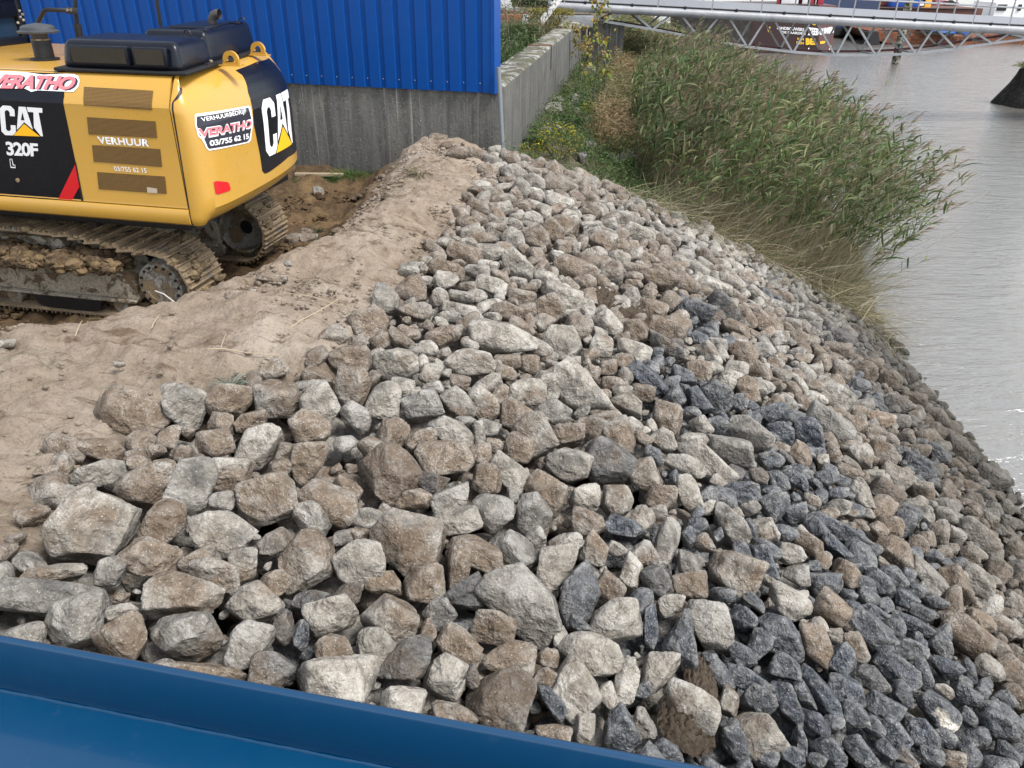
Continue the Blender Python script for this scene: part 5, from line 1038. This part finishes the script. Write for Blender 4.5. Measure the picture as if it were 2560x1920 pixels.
m = g.random(n) < .12; S_ = B[m]; ns = len(S_); v.rib(S_, unit(np.stack([g.normal(.75, .22, ns), g.normal(-.1, .2, ns), np.ones(ns)], -1)), g.uniform(1.6, 2.7, ns), .014, cmix(g, ns, (.52, .47, .36), (.45, .40, .28)), .08, 5, (.1, 0, 0), False, g)
v.build('reeds', None, label='tall green reeds with brown plumes leaning out over the water', cat='reeds', kind='stuff')

# far reeds and bank beyond the bridge
v = Veg(); B = scatter(g, 2600, 2.5, 13, 29.5, 44, lambda X, Y: (X > Xwall(Y)+.8) & (X < Xwater(Y)-.6)); n = len(B); H = g.uniform(.8, 1.6, n)
v.rib(B, unit(np.stack([g.normal(.1, .15, n), g.normal(0, .12, n), np.ones(n)], -1)), H, .03, cmix(g, n, (.22, .22, .10), (.14, .17, .06), (.30, .24, .13)), .05, 4, (.1, 0, 0), False, g)
for k in range(7):
    t = g.uniform(.2, 1, n); P = B+np.array([0, 0, 1.])*(H*t)[:, None]+g.normal(0, .12, (n, 3)); a = g.uniform(0, 6.28, n)
    v.rib(P, unit(np.stack([np.cos(a), np.sin(a), g.uniform(.2, 1.2, n)], -1)), g.uniform(.3, .6, n), .035, cmix(g, n, (.10, .15, .05), (.16, .19, .07), (.30, .26, .13), (.22, .16, .09)), .6, 3, (.1, 0, 0), True, g)
v.build('far_reeds', None, label='olive reeds growing on the bank beyond the gangway', cat='reeds', kind='stuff')

# flattened dead stems along the rocks
v = Veg()
def band(X, Y): d = Y-Yb(X); return (d > -.35+.4*vnoise(X, Y, 1.1, 3)) & (d < .95) & (X > 1.4) & (X < Xwater(Y)-.05)
B = scatter(g, 1500, 1.6, 6.6, 9.8, 13.5, band); n = len(B); B[:, 2] += g.uniform(.0, .14, n); a = g.normal(-.35, 1.15, n)
D = unit(np.stack([np.cos(a), np.sin(a)*.9, g.uniform(-.22, .55, n)], -1)); pale = ((.40, .34, .22), (.33, .28, .16), (.50, .44, .32), (.24, .22, .11), (.15, .18, .08), (.20, .14, .08))
v.rib(B, D, g.uniform(.25, .95, n), g.uniform(.006, .012, n), cmix(g, n, *pale), g.uniform(.1, .42, n), 4, (0, 0, 0), False, g)
B2 = scatter(g, 1500, 2.2, 6.8, 10.2, 14.2, lambda X, Y: (Y-Yb(X) > .2) & (Y-Yb(X) < 1.6) & (X < Xwater(Y)-.45)); n2 = len(B2)
D2 = unit(np.stack([g.normal(.45, .45, n2), g.normal(-.1, .45, n2), g.uniform(.35, 1.3, n2)], -1)); v.rib(B2, D2, g.uniform(.5, 1.3, n2), g.uniform(.006, .011, n2), cmix(g, n2, *pale), .18, 5, (.15, -.05, 0), False, g)
v.build('dead_reed_stems', None, label='pale flattened dead reed stems along the edge of the rocks', cat='dead stems', kind='stuff')

# long pale stalks standing out of the reeds
# weeds, brown grass and low green plants between wall and reeds
v = Veg(); B = scatter(g, 6000, .3, 5.2, 13.0, 29, lambda X, Y: (X > Xwall(Y)+.9+.5*vnoise(X, Y, .6, 4)+.4) & (X < Xl(Y)+.5) & (Y > 15.5+.8*vnoise(X, Y, .7, 1))); n = len(B)
t = fbm(B[:, 0], B[:, 1], .45, 3, 2)[:, None]+.10*(B[:, 1:2]-19)/6; cb = np.where(t > -.04, cmix(g, n, (.34, .235, .12), (.27, .175, .085), (.40, .30, .17), (.22, .18, .08)), cmix(g, n, (.12, .15, .05), (.20, .20, .08), (.30, .24, .13)))
v.rib(B, unit(np.stack([g.normal(.08, .28, n), g.normal(0, .25, n), np.ones(n)], -1)), g.uniform(.28, .85, n), g.uniform(.008, .018, n), cb, g.uniform(.05, .4, n), 4, (.08, 0, 0), True, g)
for k in range(3):
    m = g.random(n) < .7; P = B[m]+np.stack([g.normal(.03, .08, m.sum()), g.normal(0, .08, m.sum()), g.uniform(.3, .75, m.sum())], -1); a = g.uniform(0, 6.28, m.sum())
    v.rib(P, unit(np.stack([np.cos(a), np.sin(a), g.uniform(.1, 1.1, m.sum())], -1)), g.uniform(.06, .2, m.sum()), .012, cb[m]*g.uniform(.8, 1.3, (m.sum(), 1)), .3, 2, (0, 0, 0), True, g)
v.build('dry_grass', None, label='brown dry grass and weeds between the wall and the reeds', cat='grass', kind='stuff')
v = Veg(); B = scatter(g, 10500, -.3, 4.3, 12.2, 28, lambda X, Y: (X > Xwall(Y)+.02) & (X < Xl(Y)+.7) & (Y > Yb(X)+.12) & (fbm(X, Y, .75, 3, 5)+.10*(X-Xwall(Y)) > -.06-.10*(Y > 18))); n = len(B); Hh = g.uniform(.12, .48, n)*(.5+.55*np.clip((B[:, 0]-Xwall(B[:, 1]))/2, 0, 1))
v.rib(B, unit(np.stack([g.normal(0, .45, n), g.normal(0, .45, n), np.ones(n)], -1)), Hh, g.uniform(.008, .016, n), cmix(g, n, (.08, .15, .035), (.11, .19, .05), (.06, .11, .03), (.16, .20, .07), (.28, .25, .14)), g.uniform(.1, .7, n), 3, (.05, -.03, 0), True, g)
B = B[g.random(n) < .75]; n = len(B)
for k in range(4):
    P = B+np.stack([g.normal(0, .06, n), g.normal(0, .06, n), g.uniform(.03, .3, n)], -1); a = g.uniform(0, 6.28, n)
    v.rib(P, unit(np.stack([np.cos(a), np.sin(a), g.uniform(-.1, 1, n)], -1)), g.uniform(.03, .07, n), g.uniform(.015, .032, n), cmix(g, n, (.075, .14, .035), (.10, .17, .045), (.05, .09, .03), (.15, .18, .06)), .3, 2, (0, 0, 0), True, g)
v.build('green_weeds', None, label='low green weeds between the retaining wall and the reeds', cat='weeds', kind='stuff')

def bush(name, c, R, n, hgt, cols, leafL=.05, leafW=.022, stems=8, flower=None, nf=0, parent_label=None, cat='plant', group=None, stalk=(.16, .12, .06), seed=0, stemr=.006):
    q = np.random.default_rng(100+seed); root = empty(name, tuple(c), label=parent_label, cat=cat, group=group)
    u = unit(q.normal(size=(n, 3))); rad = q.uniform(.25, 1, (n, 1))**.5; P = u*rad*np.array([R, R, hgt*.5])+np.array([0, 0, hgt*.5]); P = P*(1+.25*np.sin(P*7+seed))
    v = Veg(); D_ = unit(u+q.normal(size=(n, 3))*.6+np.array([0, 0, .3])); v.rib(P, D_, q.uniform(.6, 1.4, n)*leafL, q.uniform(.7, 1.3, n)*leafW, cmix(q, n, *cols), .3, 2, (0, 0, 0), True, q); v.build('leaves', root)
    v = Veg(); a = q.uniform(0, 6.28, stems); S_ = np.stack([.15*R*np.cos(a), .15*R*np.sin(a), 0*a-.03], -1); D_ = unit(np.stack([np.cos(a)*R/hgt, np.sin(a)*R/hgt, 1+0*a], -1))
    v.rib(S_, D_, hgt*q.uniform(.7, 1, stems), stemr*2, cmix(q, stems, stalk), .05, 5, (0, 0, 0), False, q); v.rib(S_, D_, hgt*q.uniform(.7, 1, stems), stemr*2, cmix(q, stems, stalk), .05, 5, (0, 0, 0), False, q, tw=a); v.build('stems', root)
    if nf:
        v = Veg(); u = unit(q.normal(size=(nf, 3))+np.array([0, -.3, .5])); P = u*np.array([R, R, hgt*.5])*q.uniform(.75, 1.12, (nf, 1))+np.array([0, 0, hgt*.55])
        for k in range(3): v.rib(P, unit(u+q.normal(size=(nf, 3))*.8), .018, .016, cmix(q, nf, *flower, j=.15), 0, 1, (0, 0, 0), False, q)
        v.build('blossoms', root)
    return root
YF = ((.75, .62, .03), (.65, .52, .02)); GL = ((.10, .15, .04), (.14, .19, .05), (.08, .12, .03))
for i, (px, py, dz, R, hh, nl, nf, lab) in enumerate(((1395, 395, 0, .42, .62, 1500, 230, 'largest yellow-flowered weed in front of the grey wall'), (1480, 300, 0, .3, .4, 500, 130, 'small yellow-flowered weed beside pale stones'), (1330, 395, 0, .22, .3, 300, 60, 'low yellow-flowered weed at the wall foot by the pipe'), (1590, 330, 0, .26, .4, 350, 60, 'yellow-flowered weed at the edge of the reeds'))):
    P = hit(px, py); bush('flowering_weed', (P[0], P[1], P[2]-.03), R, nl, hh, GL, .05, .012, 14, YF, nf, lab, 'flowering weed', 'yellow-flowered weeds by the wall', seed=i)
for i, (px, py, R, hh, lab) in enumerate(((1420, 305, .30, .24, 'dark green leafy mat between grey stones near the wall'), (1470, 262, .28, .30, 'bright green leafy plant behind the grey stones'), (1340, 350, .22, .22, 'dark leafy plant hugging the wall foot'), (1560, 400, .45, .5, 'bright green grassy clump behind the rock heap'))):
    P = hit(px, py+14); bush('leafy_plant', (P[0], P[1], P[2]-.03), R, 900, hh, ((.055, .12, .03), (.08, .16, .04), (.04, .08, .025)), .07, .022, 10, None, 0, lab, 'plant', 'leafy plants by the wall', seed=20+i)
# pale arching grass
P = hit(1545, 412); t_ = empty('arching_grass', (P[0], P[1], P[2]), label='silvery dead grass arching over like a small fountain', cat='grass tuft'); q = np.random.default_rng(2); n = 70; v = Veg(); a = q.normal(.0, .9, n)+np.where(q.random(n) < .35, 3.14, 0)
v.rib(q.normal(0, .05, (n, 3))*[1, 1, 0], unit(np.stack([np.cos(a)*.8, np.sin(a)*.35, 1.4+0*a], -1)), q.uniform(.6, 1.25, n), .010, cmix(q, n, (.52, .50, .46), (.42, .40, .36)), q.uniform(.75, 1.1, n), 9, (.15, 0, 0), False, q); v.build('blades', t_)
# saplings in front of the wall's far end
def sapling(px, py, Y, top, lab, nl, seed, name='sapling', cols=((.30, .33, .06), (.42, .36, .07), (.18, .24, .06), (.45, .28, .06))):
    q = np.random.default_rng(seed); b = aty(px, py, Y); b[2] = float(zfun(b[0], b[1]))-.05; tp = aty(top[0], top[1], Y-.2); root = empty(name, tuple(b), label=lab, cat='tree', group='saplings by the wall'); V0 = tp-b
    pts = [V0*s+np.array([.06*math.sin(s*5+seed), 0, 0]) for s in np.linspace(0, 1, 9)]
    MB().tube(pts, [.022*(1-.75*i/8) for i in range(9)], 7).build('trunk', paint('grey_bark', (.14, .12, .10), .9, .3), root)
    mb = MB(); Lp = []
    for i in range(16):
        s = q.uniform(.25, .98); p = V0*s; a = q.uniform(0, 6.28); L = .5*(1-s*.6); e = p+np.array([math.cos(a)*L, math.sin(a)*L, L*.6]); mb.tube([p, (p+e)/2+np.array([0, 0, .03]), e], [.007, .005, .002], 5)
        for k in range(nl//16): f = q.uniform(.35, 1.05); Lp.append(p*(1-f)+e*f+q.normal(0, .05, 3))
    mb.build('branches', paint('brown_twig', (.12, .09, .06), .9, .2), root)
    Lp = np.array(Lp); v = Veg(); v.rib(Lp, unit(q.normal(size=Lp.shape)+np.array([0, -.4, -.3])), q.uniform(.06, .10, len(Lp)), q.uniform(.05, .08, len(Lp)), cmix(q, len(Lp), *cols), .4, 3, (0, 0, 0), True, q); v.build('leaves', root)
sapling(1487, 262, 20.5, (1492, -12), 'taller sapling with round yellow-green leaves before the wall end', 200, 5)
sapling(1512, 210, 21.5, (1506, 10), 'thin sapling with few yellow leaves next to the taller one', 90, 6)
sapling(1455, 190, 24.5, (1450, 70), 'small orange-yellow leaved sapling against the wall', 170, 8, cols=((.45, .28, .06), (.38, .32, .07), (.25, .22, .06)))
# growth behind the wall
v = Veg(); B = scatter(g, 6500, -3.2, 3, 13.5, 31, lambda X, Y: (X < Xwall(Y)-.62) & (X > Xwall(Y)-3.8)); n = len(B); B[:, 2] = 1.2
hgt = g.uniform(.25, .85, n)*(1+.5*vnoise(B[:, 0], B[:, 1], .8, 2)); tt = vnoise(B[:, 0], B[:, 1], .5, 3)[:, None]
cb = np.where(tt > .06, cmix(g, n, (.075, .13, .04), (.10, .16, .05), (.06, .10, .03)), np.where(tt > -.1, cmix(g, n, (.14, .15, .06), (.10, .12, .05), (.22, .20, .09)), cmix(g, n, (.30, .25, .16), (.20, .16, .10), (.14, .15, .07))))
v.rib(B, unit(np.stack([g.normal(0, .35, n), g.normal(0, .3, n), np.ones(n)], -1)), hgt, g.uniform(.010, .02, n), cb, .2, 4, (.03, 0, 0), True, g)
for k in range(6):
    P = B+np.stack([g.normal(0, .12, n), g.normal(0, .12, n), hgt*g.uniform(.2, 1, n)], -1); a = g.uniform(0, 6.28, n)
    v.rib(P, unit(np.stack([np.cos(a), np.sin(a), g.uniform(-.2, 1, n)], -1)), g.uniform(.04, .10, n), g.uniform(.012, .035, n), cb*g.uniform(.7, 1.4, (n, 1)), .3, 2, (0, 0, 0), True, g)
m = 260; B = np.stack([g.uniform(-2, 1.6, m), g.uniform(14, 24, m), np.full(m, 1.2)], -1); B = B[B[:, 0] < Xwall(B[:, 1])-.7]
v.rib(B, unit(np.stack([g.normal(0, .6, len(B)), g.normal(0, .3, len(B)), np.ones(len(B))], -1)), g.uniform(.5, 1.5, len(B)), .012, cmix(g, len(B), (.45, .38, .30), (.35, .30, .24)), .1, 4, (.1, 0, 0), False, g)
v.build('bank_undergrowth', None, label='tangled green and brown undergrowth behind the retaining wall', cat='undergrowth', kind='stuff')
for i, (px, py, hh, R, cols, lab) in enumerate(((1320, 40, 1.3, .45, ((.11, .17, .06), (.20, .20, .07), (.08, .12, .04)), 'grey-green shrub behind the wall next to the parked car'), (1375, 70, .9, .4, ((.30, .24, .05), (.14, .19, .05), (.40, .28, .05)), 'yellowing shrub under the leaning white beam'), (1290, 110, .8, .4, ((.10, .15, .05), (.16, .15, .07), (.07, .11, .04)), 'dark shrub behind the wall near the blue building'))):
    P = atz(px, py+22, 1.2); bush('shrub', (P[0], P[1], 1.2), R*P[1]/18, 1500, hh*P[1]/22, cols, .10, .035, 14, None, 0, lab, 'shrub', 'shrubs behind the wall', seed=60+i, stemr=.01)
# plants on the stump
sx, sy, sz, k = STUMP
root = empty('stump_plants', (sx, sy, sz), label='pale tufted plants sprouting from the top of the black stump', cat='plant'); q = np.random.default_rng(77); v = Veg(); n = 900; a = q.uniform(0, 6.28, n)
P = np.stack([np.cos(a), np.sin(a), 0*a], -1)*q.uniform(0, 46*k, (n, 1)); v.rib(P, unit(np.stack([np.cos(a)*.8, np.sin(a)*.8, q.uniform(.2, 1.6, n)], -1)), q.uniform(12, 34, n)*k, 1.6*k, cmix(q, n, (.30, .30, .16), (.20, .24, .10), (.48, .46, .34)), .5, 4, (0, 0, 0), True, q); v.build('grass_blades', root)
v = Veg(); n = 26; P = np.stack([q.normal(0, 12*k, n), q.normal(0, 12*k, n), 0*q.random(n)], -1); L_ = q.uniform(30, 85, n)*k; D_ = unit(np.stack([q.normal(0, .25, n), q.normal(0, .2, n), np.ones(n)], -1)); v.rib(P, D_, L_, 1.6*k, cmix(q, n, (.28, .16, .09)), .02, 4, (0, 0, 0), False, q); v.build('flower_stalks', root)
v = Veg(); T_ = np.repeat(P+D_*L_[:, None], 26, 0); T_ = T_+q.normal(0, 5*k, T_.shape); v.rib(T_, unit(q.normal(size=T_.shape)), 4*k, 3.5*k, cmix(q, len(T_), (.60, .58, .52), (.48, .46, .38)), 0, 2, (0, 0, 0), True, q); v.build('seed_heads', root)

# ------------------------------------------------------------------ sand: stones, sticks, straw, clods, tufts
def onerock(px, py, w_, h_, ty, lab, seed, group=None, th=0, sub=4, sink=.2, name='stone'):
    P = hit(px, py); d = np.linalg.norm(P-[0, 0, CAMH]); v_ = ray(px, py); dep = v_/np.linalg.norm(v_); ri = c2w([1, 0, 0]); ri = unit(ri-(ri@dep)*dep); dn = np.cross(dep, ri)
    e1 = math.cos(th)*ri+math.sin(th)*dn; e2 = -math.sin(th)*ri+math.cos(th)*dn; A, B_ = w_*d/F*.53, h_*d/F*.53
    V, Fc = rock_shape(np.random.default_rng(seed), sub, 12); tt = TYPES[ty]; W = (V*[A, B_, math.sqrt(A*B_)])@np.stack([e1, e2, dep], 1).T
    me = npmesh(name, W, Fc, True, {'tint': np.tile([tt[0], tt[1], tt[2], (seed*.37) % 1], (len(V), 1))}); o = link(name, me, ROCK, label=lab, cat='stone', group=group); o.location = P+np.array([0, 0, B_*(.5-sink)]); return o
G1 = 'loose stones on the sand bank'
for i, (px, py, a_, b_, ty, lab) in enumerate(((966, 492, 30, 18, 'm', 'small pale stone near the top of the sand ridge'), (772, 602, 44, 30, 'm', 'stone in the ditch beside the excavator'), (735, 604, 40, 34, 'm', 'darker stone beside the ditch stone'), (766, 585, 34, 24, 'm', 'stone above the pair in the ditch'), (722, 660, 20, 15, 'g', 'little stone at the ditch bottom'),
    (632, 640+90, 18, 12, 'g', 'tiny stone on the bank rim'), (585, 738, 40, 18, 'b', 'brown stone showing on the bank rim'), (680, 700, 70, 22, 'b', 'flat brown stone set in the bank rim'), (797, 487, 26, 34, 'g', 'upright grey stone by the wall grass'), (298, 912, 26, 14, 'w', 'small white stone on the trampled sand'), (16, 860, 34, 18, 'w', 'pale stone at the picture edge beside the track'), (784, 884, 36, 22, 'm', 'sand-dusted stone above the first rocks'), (115, 1180, 46, 26, 'b', 'brown lump in the low sand'), (1095, 352, 46, 30, 'b', 'brown clod on the crest against the concrete'), (1120, 365, 36, 20, 'b', 'second brown clod on the crest'))):
    onerock(px, py, a_, b_, ty, lab, 300+i, G1, sink=.35)
G2 = 'grey stones among the weeds by the wall'
for i, (px, py, a_, b_, lab) in enumerate(((1385, 283, 44, 34, 'largest grey stone among the weeds by the wall'), (1435, 262, 24, 34, 'upright grey stone among the weeds'), (1365, 330, 36, 18, 'flat grey stone under the leafy mat'), (1390, 326, 22, 18, 'small grey stone next to the flat one'), (1440, 290, 18, 26, 'small white stone between green plants'), (1460, 305, 22, 18, 'white stone beside dry stems'), (1425, 305, 26, 14, 'low stone below the upright stone'),
    (1483, 158, 50, 22, 'pale flat stone far up beside the wall'), (1532, 158, 26, 18, 'grey stone at the brown grass edge'), (1470, 185, 40, 22, 'grey stone below the far flat one'), (1478, 375, 32, 28, 'grey stone beside the silvery grass'), (1322, 362, 30, 14, 'grey stone at the wall foot behind flowers'), (1455, 405, 22, 34, 'dark upright stone behind the heap'), (1395, 255, 30, 18, 'stone with twigs at the wall foot'), (1690, 538, 34, 26, 'grey stone in the flattened stems'), (1735, 560, 44, 34, 'dark grey stone half under dead stems'))):
    onerock(px, py, a_, b_, 'g' if i != 12 else 'd', lab, 340+i, G2, sink=.1)
# sticks
def ground_pt(px, py, h=.015): P = hit(px, py); return P+np.array([0, 0, h])
for i, (q0, q1, r0, lab) in enumerate((((722, 828), (852, 748), .0045, 'long pale twig lying on the sand ridge'), ((740, 742), (880, 775), .004, 'thin pale twig above the long one'), ((522, 878), (700, 893), .005, 'pale twig lying flat on the trampled sand'), ((190, 845), (207, 806), .004, 'short stalk standing near the track'), ((552, 880), (566, 838), .003, 'short crooked stalk on the sand'), ((380, 825), (400, 790), .004, 'stalk leaning against the bank rim'))):
    a, b = ground_pt(*q0), ground_pt(*q1); m_ = (a+b)/2; m_[2] = max(m_[2], float(zfun(m_[0], m_[1]))+.02)
    MB().tube([a, a*.6+m_*.4+np.array([0, .01, .01]), m_, b*.7+m_*.3+np.array([0, -.012, 0]), b], [r0, r0, r0*.9, r0*.7, r0*.4], 6).build('twig', paint('pale_twig', (.36, .29, .20), .9, .2), None, label=lab, cat='twig', group='twigs on the sand')
a, b = aty(388, 727, 6.55), aty(462, 778, 6.30); MB().tube([a, (a*2+b)/3+np.array([0, 0, .03]), (a+2*b)/3+np.array([0, 0, .02]), b], .006, 6).build('bent_wire', paint('pale_wire', (.5, .47, .42), .6), None, label='pale bent wire lying against the track hub', cat='wire')
# straw, crumbs and clods
def onsand(X, Y): s = sdist(X, Y, CREST); return (s < .1) & (s > -5) & (Y < 12.2)
v = Veg(); B = scatter(g, 1700, -5, -.2, 2.8, 11.5, lambda X, Y: onsand(X, Y) & (sdist(X, Y, PIT) < .4) & ((fbm(X, Y, .9, 3, 3) > .03) | (g.random(len(X)) < .12))); B[:, 2] += .02; n = len(B); a = g.normal(.2, .7, n)
v.rib(B, unit(np.stack([np.cos(a), np.sin(a), g.uniform(-.1, .35, n)], -1)), g.uniform(.03, .20, n)*np.where(g.random(n) < .1, 1.8, 1), g.uniform(.002, .005, n), cmix(g, n, (.42, .35, .25), (.30, .24, .16), (.16, .12, .08), (.22, .22, .12)), .2, 3, (0, 0, 0), False, g)
v.build('straw_bits', None, label='dry straw and root bits scattered on the sand', cat='straw', kind='stuff')
V0, F0 = ico(2); nn = 0; VV, FF, CC = [], [], []
B = scatter(g, 9000, -6.5, 0.2, 2.6, 12.6, onsand); q_ = sdist(B[:, 0], B[:, 1], PIT); s_ = sdist(B[:, 0], B[:, 1], CREST); nz = fbm(B[:, 0], B[:, 1], 1.4, 3, 1)
kp = (g.random(len(B)) < np.clip(.22+nz*3.0+.55*((q_ > -.3) & (q_ < .55))+.3*(s_ > -.35), .05, 1)); B, q_, s_ = B[kp], q_[kp], s_[kp]
for i, p in enumerate(B):
    r = g.uniform(.006, .020)*(2.0 if g.random() < .06 else 1)*(1.5 if q_[i] > 0 else 1); Q = V0*(1+.22*np.sin(V0@g.normal(size=3)*4+g.uniform(0, 6))[:, None])*[r*1.25, r, r*.75]+p+[0, 0, .2*r]
    VV.append(Q); FF.append(F0+nn); nn += len(V0); CC.append(np.tile([min(1, max(0, q_[i]*1.2)) if q_[i] > 0 else 0, 0, 0], (len(V0), 1)))
link('soil_crumbs', npmesh('soil_crumbs', np.concatenate(VV), np.concatenate(FF), True, {'zone': np.concatenate(CC)}), GROUND, label='small clods and pebbles scattered over the sand bank', cat='clods', kind='stuff')
def tuft(px, py, n, h_, R, cols, lab, seed, flat=.8):
    P = hit(px, py); root = empty('grass_tuft', tuple(P-np.array([0, 0, .02])), label=lab, cat='grass tuft', group='grass tufts on the sand'); q = np.random.default_rng(seed); v = Veg(); a = q.uniform(0, 6.28, n)
    v.rib(np.stack([np.cos(a), np.sin(a), 0*a], -1)*q.uniform(0, R, (n, 1)), unit(np.stack([np.cos(a)*flat, np.sin(a)*flat, q.uniform(.4, 1.5, n)], -1)), q.uniform(.5, 1, n)*h_, .006, cmix(q, n, *cols), q.uniform(.2, .9, n), 4, (0, 0, 0), True, q); v.build('blades', root)
GG = ((.08, .17, .04), (.11, .20, .05), (.06, .12, .03)); DG = ((.25, .22, .13), (.33, .27, .17), (.15, .17, .08))
tuft(880, 437, 420, .30, .30, GG, 'bright green grass clump at the foot of the concrete base', 1); tuft(815, 448, 260, .26, .22, GG, 'smaller green grass clump left along the concrete base', 2); tuft(765, 452, 160, .2, .18, GG, 'green grass clump beside the timber plank', 3)
tuft(1050, 432, 170, .30, .10, DG, 'thin dry grass tuft on top of the sand ridge', 4, 1.1); tuft(1056, 668, 90, .24, .05, DG, 'dark dry tuft at the edge of the rocks', 5, .5); tuft(790, 580, 120, .16, .05, ((.05, .08, .05), (.10, .12, .07)), 'dark green sprig by the ditch stones', 6)
tuft(575, 957, 110, .16, .07, ((.30, .32, .27), (.20, .24, .18)), 'grey-green tuft above the brown block', 7, 1.3); tuft(25, 925, 90, .22, .08, ((.16, .22, .08), (.30, .28, .16)), 'green sprig at the trampled sand', 8, 1.2); tuft(1325, 385, 60, .5, .12, DG, 'dry stalks beside the pipe foot', 9, .3)
# earth lying between and on some rocks
def earth(px, py, w_, h_, lab, seed):
    P = hit(px, py); d = np.linalg.norm(P-[0, 0, CAMH]); q = np.random.default_rng(seed); n1 = 34; xs_ = np.linspace(-1, 1, n1); X, Y = np.meshgrid(xs_, xs_); r2 = X**2+Y**2
    Z = (1-r2)*.55*(1+.5*fbm(X+seed, Y, 1.3, 4, 1))+.36*fbm(X*2+seed, Y*2, 5, 4, 2)-.15; A = w_*d/F*.55; Bq = h_*d/F*.75; gx, gy = P[0]+X*A, P[1]+Y*Bq; base = zfun(gx, gy); gz = base+Z*min(A, Bq)+.02
    i = np.arange(n1*n1).reshape(n1, n1); Fq = np.stack([i[:-1, :-1], i[:-1, 1:], i[1:, 1:], i[1:, :-1]], -1).reshape(-1, 4); m = ((X[:-1, :-1]**2+Y[:-1, :-1]**2) < 1.05).ravel()
    me = npmesh('earth_lump', np.stack([gx, gy, gz], -1).reshape(-1, 3), Fq[m], True, {'zone': np.tile([.15, .75, 0], (n1*n1, 1))}); link('earth_lump', me, GROUND, label=lab, cat='earth', group='earth between the rocks')
earth(1715, 1830, 120, 80, 'wet brown earth around the big pale block', 1); earth(1750, 1700, 70, 90, 'brown earth between slate rocks above the pale block', 2); earth(1590, 800, 150, 70, 'brown earth on the upper slope among pale rocks', 3); earth(1510, 752, 110, 80, 'dark brown earth right of the pitted boulder', 4)
